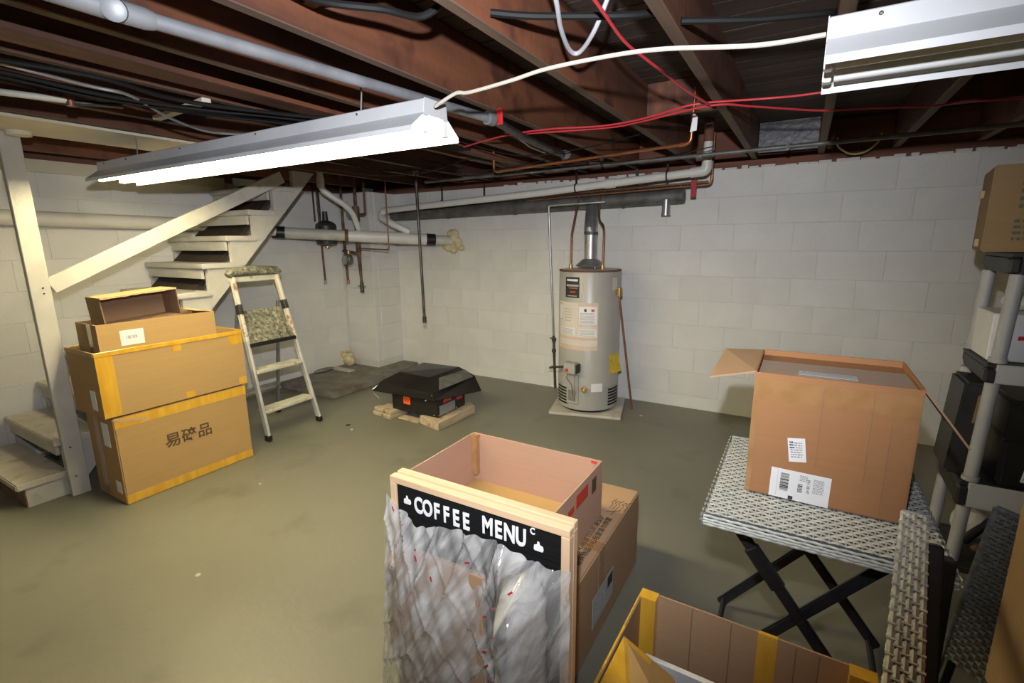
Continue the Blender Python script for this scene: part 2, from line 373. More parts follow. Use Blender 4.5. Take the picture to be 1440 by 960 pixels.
def bars(b, o, xa, ya, wid, hei, rows, density, t=0.0006, seed=0, vertical=False):
    """small printed dashes filling a wid x hei field (illegible fine print) or a barcode"""
    rr = random.Random(seed); o = Vector(o); xa = Vector(xa).normalized(); ya = Vector(ya).normalized()
    za = xa.cross(ya) * t
    def q(x0, y0, x1, y1):
        c = [o + xa * x0 + ya * y0, o + xa * x1 + ya * y0, o + xa * x1 + ya * y1, o + xa * x0 + ya * y1]
        b.add(c + [p + za for p in c], [(3, 2, 1, 0), (4, 5, 6, 7), (0, 1, 5, 4), (1, 2, 6, 5), (2, 3, 7, 6), (3, 0, 4, 7)])
    if vertical:
        x = 0
        while x < wid:
            k = rr.choice((1, 1, 2, 3)) * density; q(x, 0, min(x + k, wid), hei); x += k + rr.choice((1, 1, 2)) * density
    else:
        h = hei / rows
        for i in range(rows):
            x = 0
            while x < wid:
                k = rr.uniform(.6, 2.2) * density; q(x, i * h + h * .2, min(x + k, wid), i * h + h * .7); x += k + density * .5
    return b

# ================================================================ STRUCTURE
WZ = 1.972           # top of the block walls
BY = 4.29            # face of the back wall
LX = -4.48           # face of the left wall
COURSE = 0.2065
# floor
fl = B().box((LX - 0.3, -2.6, -0.12), (3.2, BY + 0.3, 0)).obj('floor', 'floor'); tag(fl, kind='structure')
fl['label'] = 'grey-green painted concrete basement floor'
g = B().box((LX, 0.2, 0.0), (LX + 0.16, 2.93, 0.004)).obj('unpainted_strip', 'concrete_edge', fl); g['label'] = 'dark unpainted strip of floor along the left wall'
for i, (x, y, r) in enumerate(((-3.05, 2.55, .02), (-2.95, 2.5, .014), (-2.2, .95, .012), (-2.75, 1.6, .009), (-1.05, 3.9, .014), (-.2, 2.6, .008), (-1.0, 2.5, .007))):
    B().lathe([(r, 0), (r * .8, .003)], 9, (x, y, 0)).obj('paint_drip', 'white_wood' if i else 'dark', fl)
# back wall with its blocks
blk_len = 0.4066
def block_mesh(nm, L):
    b = B().box((0.0008, 0, 0.0008), (L - 0.0008, 0.02, COURSE - 0.0008))
    return b.mesh(nm, 'block', bev=0.0022)
wb = B().box((-4.6, BY + 0.004, 0), (3.2, BY + 0.2, WZ)).obj('wall_back', 'mortar'); tag(wb, 'white painted concrete block wall at the back', kind='structure')
full = block_mesh('block', blk_len); half = {}
offs = [.09, .20, .325, .09, .344, .10, .31, .09, .30, .12]
def lay(parent, start, end, place, zs, offs):
    k = 0
    for i, z in enumerate(zs):
        x = offs[i % len(offs)]
        while x > start: x -= blk_len
        while x < end:
            a = max(x, start); b_ = min(x + blk_len, end)
            if b_ - a > 0.03:
                L = round(b_ - a, 3)
                if abs(L - blk_len) < 0.002: me = full
                else: me = half.setdefault(L, block_mesh('block', L))
                place(me, a, z, k)
            x += blk_len; k += 1
zs = [WZ - COURSE * (i + 1) for i in range(9)]
def pb(me, a, z, k): inst('block', me, wb, (a, BY + random.uniform(-.0012, .0012), z))
lay(wb, -4.05, 2.35, pb, zs, offs)
B().box((-4.05, BY, 0), (3.0, BY + 0.02, zs[-1] - .001)).obj('bottom_course', 'block', wb)
# ragged mortar along the top of the back wall
b = B(); rr = random.Random(3)
x = -2.6
while x < 1.6:
    k = rr.uniform(.03, .09); b.box((x, BY - .004 + rr.uniform(-.006, .004), WZ - .004), (x + k, BY + .05, WZ + rr.uniform(.004, .022))); x += k * rr.uniform(.8, 1.6)
o = b.obj('mortar_crumbs', 'mortar', wb); o['kind'] = 'stuff'
# left wall
wl = B().box((LX - 0.2, -2.6, 0), (LX - 0.004, BY + .2, WZ)).obj('wall_left', 'mortar'); tag(wl, 'white painted concrete block wall behind the stairs', kind='structure')
def pl(me, a, z, k): inst('block', me, wl, (LX + random.uniform(-.0012, .0012), a, z), (0, 0, R(90)))
zl = [z for z in zs]
lay(wl, 0.2, 3.85, pl, zl, [.13, .33, .13, .33, .13, .33, .13, .33, .13])
B().box((LX - .02, 0.2, 0), (LX, 3.85, zs[-1] - .001)).obj('bottom_course', 'block', wl)
B().box((LX, 0.4, WZ - .045), (LX + .035, 2.6, WZ + .035)).obj('top_board', 'sill_cream', wl)
B().box((LX, 0.4, .0), (LX + .02, 3.6, .02)).obj('wall_foot_strip', 'white_wood', wl)
# pilaster in the corner
pil = B().box((LX, 3.89, 0), (-4.05, BY + .004, WZ)).obj('wall_pilaster', 'mortar'); tag(pil, 'white painted block pilaster in the far left corner', kind='structure')
for i, z in enumerate(zs):
    h = -4.05 - LX
    B().box((LX + .001, 3.883, z + .002), (-4.047, 3.96, z + COURSE - .002)).obj('block', 'block', pil, bev=.003)
    B().box((-4.11, 3.965, z + .002), (-4.043, BY - .002, z + COURSE - .002)).obj('block', 'block', pil, bev=.003)
for nm, a, c_ in (('wall_right', (2.9, -2.6, 0), (3.1, BY + .2, WZ)), ('wall_front', (LX - .2, -2.7, 0), (3.1, -2.5, WZ))):
    tag(B().box(a, c_).obj(nm, 'block'), kind='structure')

# ceiling: subfloor boards on joists
ce = B().box((LX - .2, -2.7, 2.292), (3.1, BY + .25, 2.33)).obj('ceiling', 'subfloor'); tag(ce, 'underside of the floor above', kind='structure')
pm = B().box((-3.8, 0.002, 0), (3.75, 0.136, 0.02)).mesh('board', 'subfloor', bev=.002)
y = -2.7; i = 0
while y < BY + .1:
    inst('board', pm, ce, (-.65, y, 2.271 + (i % 3) * .0004)); y += .14; i += 1
jm = B().box((0, 0, 0), (.040, 6.95, .237)).mesh('joist', 'joist', bev=.003)
jm.materials.append(M['joist_edge'])
for p in jm.polygons:
    if p.normal.z < -.5: p.material_index = 1
JX = [-4.28, -3.62, -3.13, -2.78, -2.20, -1.76, -1.31, -.85, -.405, .02, .445, .87, 1.30, 1.72, 2.15]
B().box((-1.995, -2.6, 2.012), (-1.875, 3.6, 2.031)).obj('flat_board', 'joist', ce, bev=.002)
for x in JX: inst('joist', jm, ce, (x, -2.65, 2.032))
# cross bridging and blocking between joists
for x0, x1, y in ((-1.27, -.85, 1.02), (-.81, -.405, 2.85), (.485, .87, 3.4)):
    B().box((x0, y, 2.10), (x1, y + .038, 2.268)).obj('blocking', 'joist', ce)
# sill plate and rim board on the back wall
rim = B().box((LX, BY + .02, WZ + .001), (3.0, BY + .16, 2.030)).obj('trim_1', 'rim'); tag(rim, 'reddish wooden sill plate on top of the back wall', kind='structure')
B().box((LX, BY + .10, 2.032), (3.0, BY + .14, 2.27)).obj('rim_board', 'rim', rim)
rim2 = B().box((LX - .14, -2.6, WZ + .001), (LX - .01, BY, 2.030)).obj('trim_2', 'rim'); tag(rim2, 'sill plate on top of the left wall', kind='structure')
B().box((LX - .12, -2.6, 2.032), (LX - .08, BY, 2.27)).obj('rim_board', 'rim', rim2)
tag(B().box((-3.58, -0.4, 2.018), (-3.135, 2.45, 2.031)).obj('trim_3', 'sill_cream'), 'cream painted panel nailed under the joists', kind='structure')
for x0, x1 in ((.06, .445), (.485, .87), (-.365, .02)):
    pass

# ================================================================ STAIRS
st = thing('staircase', 'white painted open wooden staircase rising along the left wall', 'stairs', (-4.05, 1.6, 0))
TX0, TX1 = LX + .002, -3.615
n_steps = 9
for k in range(n_steps + 1):
    z = .152 + .193 * k; y = .745 + .19 * k
    if z > 1.95: break
    b = B().box((TX0 + .03, y, z - .038), (TX1, y + .235, z))
    o = b.obj('tread', 'tread' if k < 4 else 'white_wood', st, bev=.006, seg=2)
    if k > 0:
        B().box((TX0 + .04, y + .018, z - .108), (-3.675, y + .038, z - .040)).obj('riser', 'white_wood', st, bev=.002)
# sawtooth stringers
def stringer(x0, x1, nm):
    poly = []
    for k in range(n_steps + 1):
        z = .152 + .193 * k - .039; y = .745 + .19 * k
        if z > 1.93: break
        poly.append((y + .04, z - .193 if k else 0.0)); poly.append((y + .04, z))
        top = (y + .23, z)
    poly.append((top[0], min(top[1], 1.85)))
    poly.append((top[0], 2.02)); poly.append((2.90, 2.02))
    poly.append((1.13, .145)); poly.append((1.0, 0.0))
    return B().prism(poly, x0, x1, 'x').obj(nm, 'white_wood', st)
stringer(-3.672, -3.635, 'stringer')
stringer(LX + .006, LX + .03, 'stringer')
B().box((LX + .05, .78, 0), (-3.64, .81, .11)).obj('bottom_riser', 'bare_wood', st)
B().prism([(1.42, .62), (2.72, 1.95), (2.74, 1.93), (1.44, .60)], LX + .035, -3.80, 'x').obj('gap_shade_board', 'shade_wood', st)  # added board, gives the riser gaps their under-stair shade by colour
# post and handrail
post = thing('stair_post', 'white painted upright post in front of the bottom steps', 'post', (-3.585, .99, 0))
B().beam((-3.585, 1.005, 0.0), (-3.585, 1.0, 2.028), .038, .088, up=(0, 1, 0)).obj('post_board', 'white_wood', post, bev=.003)
b = B()
for z in (.12, .3, 1.19, 1.22): b.sphere((-3.563, 1.0 + (.012 if z > 1 else -.01), z), .005, 6, 4)
b.obj('nail_heads', 'iron', post)
rail = B().beam((-3.60, 1.052, 1.225), (-3.60, 2.56, 1.955), .038, .088).obj('handrail', 'white_wood', origin=(-3.6, 1.8, 1.6), bev=.003)
tag(rail, 'white painted diagonal handrail board from the post up to the stair top', 'handrail')

# ================================================================ CEILING LIGHTS
def fixture(label, x0, on):
    L = 2.41; x1 = x0 + L; yc = 1.395
    t = thing('fluorescent_light', label, 'ceiling light', (x0 + L / 2, yc, 1.86), 'fluorescent lights under the joists')
    b = B().prism([(yc - .062, 1.862), (yc + .062, 1.862), (yc + .055, 1.908), (yc - .055, 1.908)], x0, x1, 'x')
    hs = b.obj('housing', 'fixture', t, bev=.003)
    for s in (-1, 1):
        a = yc + s * .060; e = yc + s * .124
        b = B().slab([(x0, a, 1.862), (x1, a, 1.862), (x1, e, 1.812), (x0, e, 1.812)], .0016)
        b.slab([(x0, e, 1.812), (x1, e, 1.812), (x1, e + s * .001, 1.796), (x0, e + s * .001, 1.796)], .0016)
        b.obj('reflector', 'fixture', t)
    B().box((x0, yc - .060, 1.856), (x1, yc + .060, 1.861)).obj('wire_cover', 'fixture', t)
    for xe, s in ((x0, 1), (x1, -1)):
        b = B().prism([(yc - .062, 1.856), (yc + .062, 1.856), (yc + .056, 1.909), (yc - .056, 1.909)], xe - .001, xe + .001, 'x')
        b.obj('end_plate', 'fixture', t)
        for dy in (-.052, .052):
            B().box((xe + s * .008 - .009, yc + dy - .015, 1.802), (xe + s * .008 + .009, yc + dy + .015, 1.856)).obj('lamp_socket', 'socket', t, bev=.003)
    for dy in (-.052, .052):
        b = B().tube([(x0 + .022, yc + dy, 1.822), (x1 - .022, yc + dy, 1.822)], .019, 16)
        o = b.obj('lamp_tube', 'tube_on' if on else 'tube_off', t, smooth=True)
    for xx in (x0 + .35, x1 - .35):
        b = B()
        b.tube([(xx, yc, 1.908), (xx + .01, yc, 1.98), (xx, yc + .004, 2.031)], .003, 6)
        b.obj('hanger', 'galv', t)
    for xx in (.09, .35, .9, 1.5, 2.1):
        B().sphere((x0 + xx, yc - .058, 1.895), .0045, 6, 4).obj('screw_head', 'iron', t)
    return t
fixture('lit double-tube fluorescent strip light with yellow-white glow at left', -3.52, True)
fixture('unlit white double-tube fluorescent fixture at the upper right', 0.0, False)

# ================================================================ CEILING PIPES AND CABLES
def cable(name, label, cat, pts, r, m, smooth_n=6, group=None):
    P = curve_pts(pts, smooth_n) if smooth_n else pts
    o = B().tube(P, r, 8).obj(name, m, origin=pts[len(pts) // 2], smooth=True)
    return tag(o, label, cat, group)
cable('power_cable', 'white cable drooping from lit fixture across to unlit fixture', 'cable',
      [(-1.105, 1.40, 1.90), (-1.07, 1.35, 1.880), (-.99, 1.35, 1.905), (-.94, 1.35, 1.90), (-.79, 1.35, 1.91), (-.67, 1.35, 1.922), (-.48, 1.35, 1.922), (-.34, 1.35, 1.912), (-.14, 1.36, 1.885), (-.004, 1.39, 1.89)], .0055, 'white_cable')
cable('red_cable', 'red cable crossing from the copper riser to the unlit fixture', 'cable',
      [(-1.9, 2.57, 2.0), (-1.47, 2.40, 2.0), (-1.19, 2.40, 2.005), (-.92, 2.46, 2.0), (-.7, 2.42, 2.0), (-.51, 2.35, 2.01), (-.4, 2.36, 2.015), (-.18, 2.36, 2.0), (.0, 2.38, 2.0), (.5, 2.36, 2.01)], .0045, 'red_cable')
cable('red_cable', 'red cable sagging on to the right edge below the fixture', 'cable',
      [(-1.42, 2.42, 2.008), (-.93, 2.51, 2.0), (-.72, 2.47, 2.0), (-.4, 2.375, 2.006), (-.24, 2.47, 2.0), (0, 2.70, 2.0), (.18, 2.77, 2.0), (.42, 2.88, 2.0), (.54, 2.90, 2.01), (.71, 2.92, 2.0), (1.5, 3.0, 2.01)], .0045, 'red_cable')
cable('red_cable', 'red cable coming down along the joist from the top edge', 'cable',
      [(-.49, .7, 2.03), (-.49, 1.2, 2.015), (-.50, 1.49, 2.005), (-.48, 1.67, 2.0), (-.465, 1.82, 2.0), (-.44, 2.08, 2.0), (-.4, 2.33, 2.0)], .0045, 'red_cable')
for i, (pts, lab) in enumerate((
    ([(-1.245, .93, 2.10), (-1.12, .98, 2.055), (-1.02, 1.07, 2.05), (-.97, 1.18, 2.06), (-.87, 1.2, 2.11)], 'thick black cable in the joist bay at the top centre-left'),
    ([(-.80, 1.26, 2.06), (-.71, 1.31, 2.05), (-.6, 1.38, 2.05), (-.47, 1.46, 2.052), (-.41, 1.52, 2.07)], 'thick black cable between joists beside the grey loop'),
    ([(-.36, 1.57, 2.052), (-.18, 1.65, 2.045), (-.02, 1.72, 2.05), (.01, 1.76, 2.06)], 'thick black cable above the end of the unlit fixture'))):
    cable('black_cable', lab, 'cable', pts, .010, 'black_cable')
cable('grey_cable', 'grey cable hanging in a loop below the joists', 'cable',
      [(-.60, 1.10, 2.15), (-.60, 1.24, 2.06), (-.635, 1.36, 2.02), (-.655, 1.47, 2.0), (-.63, 1.49, 2.0), (-.56, 1.43, 2.03), (-.50, 1.40, 2.12)], .0065, 'grey_cable')
cable('yellow_cable', 'yellow-white cable loop dangling above the back wall', 'cable',
      [(.12, 3.98, 2.08), (.13, 4.0, 2.03), (.20, 4.05, 1.985), (.28, 4.06, 1.99), (.34, 4.06, 2.04), (.36, 4.06, 2.1)], .006, 'yellow_cable')
for i in range(5):
    dx = .028 * i
    pts = [(-2.50 + dx * .5, -.3, 2.0), (-2.36 + dx, .5, 2.008), (-2.30 + dx, .9, 2.0 - .012 * (i % 2)), (-2.24 + dx, 1.2, 1.995), (-2.12 + dx * 1.4, 1.52, 2.0 + .006 * (i % 3)), (-1.98 + dx * 1.2, 1.95, 2.005), (-1.9 + dx, 2.6, 2.01)]
    if i == 4: pts = [(-2.22, .4, 2.01), (-2.05, .8, 2.0), (-2.07, 1.07, 1.99), (-1.97, 1.44, 2.0), (-1.80, 1.8, 2.01), (-1.72, 2.3, 2.012)]
    pts = [(a, b_, c_ - .014) for a, b_, c_ in pts]
    cable('black_cable', ('leftmost', 'second from left', 'third from left', 'fourth from left', 'rightmost')[i] + ' of the black cables running under the joists at left', 'cable', pts, .008, 'black_cable', group='black cable bundle under the left joists')
cable('silver_cable', 'shiny silver cable drooping over the black bundle at left', 'cable',
      [(-2.17, .3, 2.012), (-2.17, .81, 1.985), (-2.17, .96, 1.98), (-2.39, 1.2, 1.975), (-2.54, 1.46, 1.98), (-2.42, 1.68, 1.995), (-2.3, 1.9, 2.02)], .006, 'galv')
tag(B().beam((-2.63, 1.26, 2.017), (-2.14, 1.22, 2.017), .035, .018).obj('wood_batten', 'sill_cream', origin=(-2.4, 1.24, 2.01), bev=.002), 'short pale wood batten nailed across two joists at left', 'batten')
for i in range(7):
    rr = random.Random(50 + i)
    x0 = -3.3 + i * .3; y0 = 2.9 + rr.uniform(-.2, .5)
    cable('thin_wire', ('leftmost', 'second from left', 'third from left', 'middle', 'third from right', 'second from right', 'rightmost')[i] + ' of the seven thin wires sagging below the far joists', 'cable',
          [(x0, y0 - .3, 2.02), (x0 + .25, y0, 1.985 - rr.uniform(0, .03)), (x0 + .6, y0 + .15, 1.99), (x0 + .95, y0 + .1, 2.02)], .0035, 'black_cable' if i % 2 else 'iron', group='thin wires sagging below the far joists')

# silver conduit with tee
t = thing('silver_pipe', 'silver painted steel pipe with a tee under the joists, top left', 'pipe', (-1.36, 1.3, 1.985))
B().tube([(-1.43, .70, 1.985), (-1.27, 1.98, 1.985)], .0185, 16).obj('pipe_run', 'silver_paint', t, smooth=True)
B().tube([(-1.447, .45, 1.985), (-1.441, .60, 1.985), (-1.432, .69, 1.985), (-1.43, .71, 1.985)], [.024, .025, .025, .021], 16).obj('tee_fitting', 'silver_paint', t, smooth=True)
B().tube([(-1.436, .635, 1.985), (-1.403, .615, 1.972), (-1.400, .613, 1.971)], [.025, .025, .016], 18).obj('tee_branch', 'silver_paint', t, smooth=True)
B().tube([(-1.272, 1.96, 1.985), (-1.267, 2.0, 1.985)], .029, 16).obj('pipe_collar', 'silver_paint', t, smooth=True)
t = thing('dark_pipe', 'dark iron pipe carrying on from the silver pipe to the back', 'pipe', (-1.3, 2.5, 1.985))
B().tube([(-1.266, 2.001, 1.985), (-1.33, 2.35, 1.985), (-1.40, 3.08, 1.985)], .019, 14).obj('pipe_run', 'iron', t, smooth=True)
B().tube([(-1.37, 3.04, 1.985), (-1.42, 3.12, 1.985), (-1.42, 3.13, 2.02)], .026, 14).obj('pipe_elbow', 'iron', t, smooth=True)
B().tube([(-1.28, 2.02, 2.0), (-1.48, 2.75, 2.0), (-1.47, 2.93, 1.99)], .006, 8).obj('thin_line', 'galv', t, smooth=True)
tag(B().box((-1.262, 2.02, 1.965), (-1.232, 2.036, 2.035)).obj('valve_handle', 'red', origin=(-1.25, 2.02, 1.98), bev=.004), 'small bright red valve handle beside the silver pipe end', 'handle')

# copper pipe below joists
cop = thing('copper_pipe', 'bright copper water pipe hanging below the joists', 'pipe', (-1.2, 2.95, 1.93))
B().tube(elbowed([(-1.98, 3.13, 2.10), (-1.98, 3.13, 1.935), (-.56, 2.80, 1.935), (-.55, 2.79, 2.20)], .03), .0085, 10).obj('pipe_run', 'copper', cop, smooth=True)
for p in ((-.62, 2.815, 1.935), (-1.93, 3.12, 1.935)):
    B().tube([p, (p[0] + .03, p[1] - .007, p[2])], .0115, 10).obj('pipe_coupling', 'copper', cop, smooth=True)
B().slab([(-.562, 2.775, 1.985), (-.530, 2.775, 1.99), (-.528, 2.775, 2.055), (-.548, 2.775, 2.075)], .003).obj('paper_tag', 'paper', cop)
# thin grey line along the back
gp = thing('grey_pipe', 'thin grey steel pipe running along the back below the joists', 'pipe', (-.6, 3.5, 1.98))
B().tube([(-2.9, 3.46, 1.955), (-1.44, 3.48, 1.966), (.0, 3.5, 1.982), (2.4, 3.52, 2.0)], .013, 10).obj('pipe_run', 'galv_dark', gp, smooth=True)
for x in (-2.2, -.66, .9):
    B().tube([(x, 3.49, 1.97 if x < 0 else 1.985), (x + .04, 3.49, 1.97 if x < 0 else 1.985)], .018, 10).obj('pipe_coupling', 'galv_dark', gp, smooth=True)
for x in (-1.3, -.15):
    B().box((x, 3.46, 1.955), (x + .02, 3.464, 2.03)).obj('strap', 'iron', gp)

# white PVC drain
pv = thing('white_drain_pipe', 'long white plastic drain pipe sloping along the back wall', 'pipe', (-2.0, 3.88, 1.85))
B().tube(elbowed([(-.655, 3.88, 2.13), (-.655, 3.88, 1.925), (-2.0, 3.88, 1.845), (-3.78, 3.84, 1.765)], .07, 6), .030, 18).obj('pipe_run', 'pvc', pv, smooth=True)
B().tube([(-.655, 3.88, 2.12), (-.655, 3.88, 2.27)], .033, 16).obj('dark_riser', 'rim', pv, smooth=True)
B().tube(elbowed([(-.655, 3.88, 1.99), (-.655, 3.88, 1.925), (-.76, 3.88, 1.918)], .06, 6), .036, 18).obj('elbow', 'pvc', pv, smooth=True)
B().tube([(-1.33, 3.88, 1.885), (-1.41, 3.88, 1.880)], .037, 18).obj('coupling', 'pvc', pv, smooth=True)
B().tube(elbowed([(-3.72, 3.842, 1.768), (-3.79, 3.84, 1.765), (-3.80, 3.80, 1.70), (-3.66, 3.80, 1.635), (-3.52, 3.92, 1.545)], .05, 5), .034, 18).obj('lower_elbow', 'pvc', pv, smooth=True)
for x, z in ((-1.66, 1.865), (-.93, 1.908), (-3.05, 1.80)):
    b = B(); ring = [(x, 3.88 + .035 * math.cos(a), z + .035 * math.sin(a)) for a in [k * PI / 9 for k in range(19)]]
    b.tube(ring, .006, 6); b.beam((x, 3.88, z + .035), (x, 3.88, 2.031), .016, .003, up=(0, 1, 0))
    b.obj('pipe_hanger', 'rubber', pv, smooth=True)
p2 = thing('white_drain_pipe', 'short white plastic drain drop beside the stair top', 'pipe', (-3.92, 3.25, 1.9))
B().tube(elbowed([(-3.92, 3.19, 2.27), (-3.92, 3.19, 1.93), (-3.80, 3.36, 1.79), (-3.80, 3.44, 1.72), (-3.86, 3.56, 1.56)], .05, 5), .028, 16).obj('pipe_run', 'pvc', p2, smooth=True)
B().tube([(-3.92, 3.19, 2.04), (-3.92, 3.19, 1.95)], .034, 16).obj('coupling', 'pvc', p2, smooth=True)

# main drain across the corner, then along the left wall
dr = thing('main_drain_pipe', 'fat cream painted drain pipe crossing the far left corner', 'pipe', (-3.8, 3.6, 1.5))
A0 = Vector((-4.30, 2.98, 1.545)); A1 = Vector((-3.22, 4.285, 1.452)); dd = (A1 - A0)
def along(t): return tuple(A0 + dd * t)
B().tube([along(0), along(.36)], .052, 20).obj('cast_section', 'cast_cream', dr, smooth=True)
B().tube([along(.36), along(.82)], .057, 20).obj('plastic_section', 'pvc', dr, smooth=True)
B().tube([along(.87), along(1.0)], .050, 20).obj('end_section', 'cast_cream', dr, smooth=True)
B().tube([along(.82), along(.875)], .061, 20).obj('rubber_coupling', 'rubber', dr, smooth=True)
B().tube([along(.345), along(.365)], .062, 20).obj('rusty_band', 'rust', dr, smooth=True)
B().tube([along(-.035), along(.03)], .058, 20).obj('black_collar', 'rubber', dr, smooth=True)
lp = thing('wall_pipe', 'wall-coloured painted pipe along the left wall above the steps', 'pipe', (-4.42, 1.5, 1.62))
B().tube([(-4.415, -1.2, 1.66), (-4.415, 2.7, 1.60), (-4.36, 2.86, 1.575), (-4.31, 2.95, 1.55)], .052, 18).obj('pipe_run', 'cream_wall_pipe', lp, smooth=True)
# foam at the wall
b = B(); rr = random.Random(5)
for i in range(13):
    a = rr.uniform(0, 2 * PI); q = rr.uniform(.03, .085)
    b.sphere((-3.22 + q * math.cos(a) * 1.1, 4.262 - rr.uniform(0, .02), 1.44 + q * math.sin(a)), rr.uniform(.038, .055), 10, 7, (1, .7, 1))
b.sphere((-3.31, 4.24, 1.385), .03, 10, 7, (1.8, .8, .8)); b.sphere((-3.12, 4.26, 1.38), .035, 10, 7, (1.3, .7, 1))
tag(b.obj('sealing_foam', 'foam', origin=(-3.22, 4.27, 1.44), smooth=True), 'lumpy yellowish sealing foam where the drain enters the back wall', 'foam')

# rusty vertical pipes at the pilaster
def vpipe(name, label, pts, r, m, extra=()):
    t = thing(name, label, 'pipe', pts[0])
    B().tube(pts, r, 10).obj('pipe_run', m, t, smooth=True)
    for p, q, rr_, mm, nn in extra: B().tube([p, q], rr_, 12).obj(nn, mm, t, smooth=True)
    return t
vpipe('rusty_pipe', 'thin rusty pipe left of the three hanging ones', [(-4.38, 3.50, 2.270), (-4.38, 3.52, 1.03)], .011, 'rust', [((-4.38, 3.52, 1.05), (-4.38, 3.52, 1.01), .016, 'galv', 'pipe_cap')])
vpipe('rusty_pipe', 'corroded reddish pipe at the left edge of the pilaster', [(-4.2, 3.66, 2.27), (-4.2, 3.66, 1.38), (-4.2, 3.67, 1.02)], [.013, .016, .013], 'rust', [((-4.2, 3.66, 1.32), (-4.2, 3.66, 1.20), .022, 'rust', 'corroded_joint'), ((-4.2, 3.67, 1.05), (-4.2, 3.67, 1.01), .018, 'copper', 'pipe_end')])
t = vpipe('rusty_pipe', 'thick rusty valve pipe in front of the pilaster', [(-3.93, 3.60, 2.27), (-3.93, 3.60, 1.30), (-3.93, 3.61, .98)], [.015, .02, .012], 'rust',
      [((-3.93, 3.60, 1.80), (-3.93, 3.60, 1.66), .036, 'rust', 'valve_body'), ((-3.93, 3.60, 1.62), (-3.93, 3.60, 1.34), .027, 'rust', 'thick_section'), ((-3.93, 3.61, 1.04), (-3.93, 3.61, .93), .02, 'iron', 'bottom_valve'), ((-3.98, 3.61, 1.0), (-3.88, 3.61, 1.0), .008, 'brass', 'valve_lever')])
B().tube([(-3.93, 3.60, 1.33), (-4.2, 3.64, 1.36)], .016, 10).obj('cross_pipe', 'rust', t, smooth=True)
B().tube(elbowed([(-3.93, 3.60, 1.385), (-3.66, 3.62, 1.375), (-3.55, 3.64, 1.37), (-3.55, 3.64, 2.02)], .03), .007, 8).obj('thin_copper_loop', 'copper_dull', t, smooth=True)
B().lathe([(.004, 0), (.032, .002), (.034, .012), (.012, .02), (.012, .04)], 16, (0, 0, 0)).obj('gate_handwheel', 'brass', t, smooth=True).matrix_local = Matrix.Translation(Vector((-3.74, 3.60, 1.40)) - wloc(t)) @ RX(90)
B().tube(elbowed([(-3.93, 3.6, 1.72), (-3.80, 3.60, 1.72), (-3.80, 3.60, 2.02)], .03), .012, 8).obj('side_pipe', 'rust', t, smooth=True)
# water meter
wm = thing('water_meter', 'grey round water meter hanging between the rusty pipes', 'meter', (-4.1, 3.62, 1.3))
B(T(-4.08, 3.58, 1.27) @ RX(90)).lathe([(.02, -.03), (.055, -.028), (.06, -.01), (.06, .02), (.05, .032)], 20).obj('meter_body', 'galv_dark', wm, smooth=True)
B(T(-4.08, 3.575, 1.27) @ RX(90)).lathe([(.0, .033), (.045, .034)], 20).obj('meter_glass', 'galv', wm)
B().tube([(-4.08, 3.6, 1.33), (-4.08, 3.6, 1.36)], .018, 10).obj('meter_neck', 'brass', wm, smooth=True)
# junction box / pressure regulator dark thing
jb = thing('pressure_regulator', 'dark bell-shaped pressure regulator hanging by the left wall', 'regulator', (-4.3, 3.52, 1.6))
B().lathe([(.03, -.17), (.05, -.165), (.10, -.15), (.105, -.13), (.105, .03), (.10, .05), (.07, .075), (.03, .09), (.025, .18)], 24, (-4.30, 3.52, 1.58)).obj('bell_body', 'iron', jb, smooth=True)
for dx in (-.085, .0):
    B().tube([(-4.30 + dx, 3.46, 1.66), (-4.30 + dx, 3.46, 2.03)], .009, 8).obj('hanger_rod', 'iron', jb, smooth=True)
B().tube([(-4.3, 3.52, 1.42), (-4.3, 3.52, 1.39)], .02, 10).obj('brass_plug', 'brass', jb, smooth=True)
ct = thing('tin_cap', 'shiny round metal cap on the wall behind the white drain drop', 'cap', (-4.3, 3.86, 1.72))
B(T(-4.28, 3.875, 1.745) @ RX(90)).lathe([(.0, .05), (.055, .048), (.062, .04), (.062, -.008)], 24).obj('cap_disc', 'galv', ct, smooth=True)
# long iron pipe hanging
vpipe('iron_pipe', 'long dark iron pipe hanging straight down in front of the back wall', [(-2.865, 3.30, 2.27), (-2.865, 3.30, 2.02), (-2.84, 3.30, .76)], .0125, 'iron',
      [((-2.865, 3.30, 2.03), (-2.864, 3.30, 1.99), .024, 'galv', 'top_flange'), ((-2.84, 3.30, .80), (-2.84, 3.30, .745), .018, 'iron', 'bottom_cap')])

# dark flue duct on the back wall
du = thing('flue_duct', 'dusty dark sheet metal flue duct along the top of the back wall', 'duct', (-2.2, 4.14, 1.79))
B().tube([(-.855, 4.15, 1.785), (-2.0, 4.15, 1.765), (-3.95, 4.15, 1.735)], .062, 22).obj('duct_run', 'galv_dark', du, smooth=True)
for x in (-1.35, -2.4, -3.2):
    B().tube([(x, 4.15, 1.778 + (x + 1) * .016), (x + .012, 4.15, 1.778 + (x + 1) * .016)], .0655, 22).obj('seam_ring', 'galv_dark', du, smooth=True)
for x in (-1.25, -2.75):
    B().box((x, 4.145, 1.82), (x + .02, 4.149, 2.03)).obj('strap', 'iron', du)
B().tube([(-.98, 4.10, 1.755), (-.98, 4.10, 1.64)], .032, 18).obj('shiny_stub', 'galv', du, smooth=True)
B().tube([(-.98, 4.10, 1.65), (-.98, 4.10, 1.632)], .035, 18).obj('stub_rim', 'galv', du, smooth=True)
cp = thing('copper_pipe', 'dull copper pipe bending up beside the dark red tag', 'pipe', (-.9, 4.0, 1.84))
B().tube(elbowed([(-.635, 4.0, 2.20), (-.635, 4.0, 1.842), (-1.6, 4.0, 1.815), (-2.2, 4.02, 1.80)], .03), .0085, 10).obj('pipe_run', 'copper_dull', cp, smooth=True)
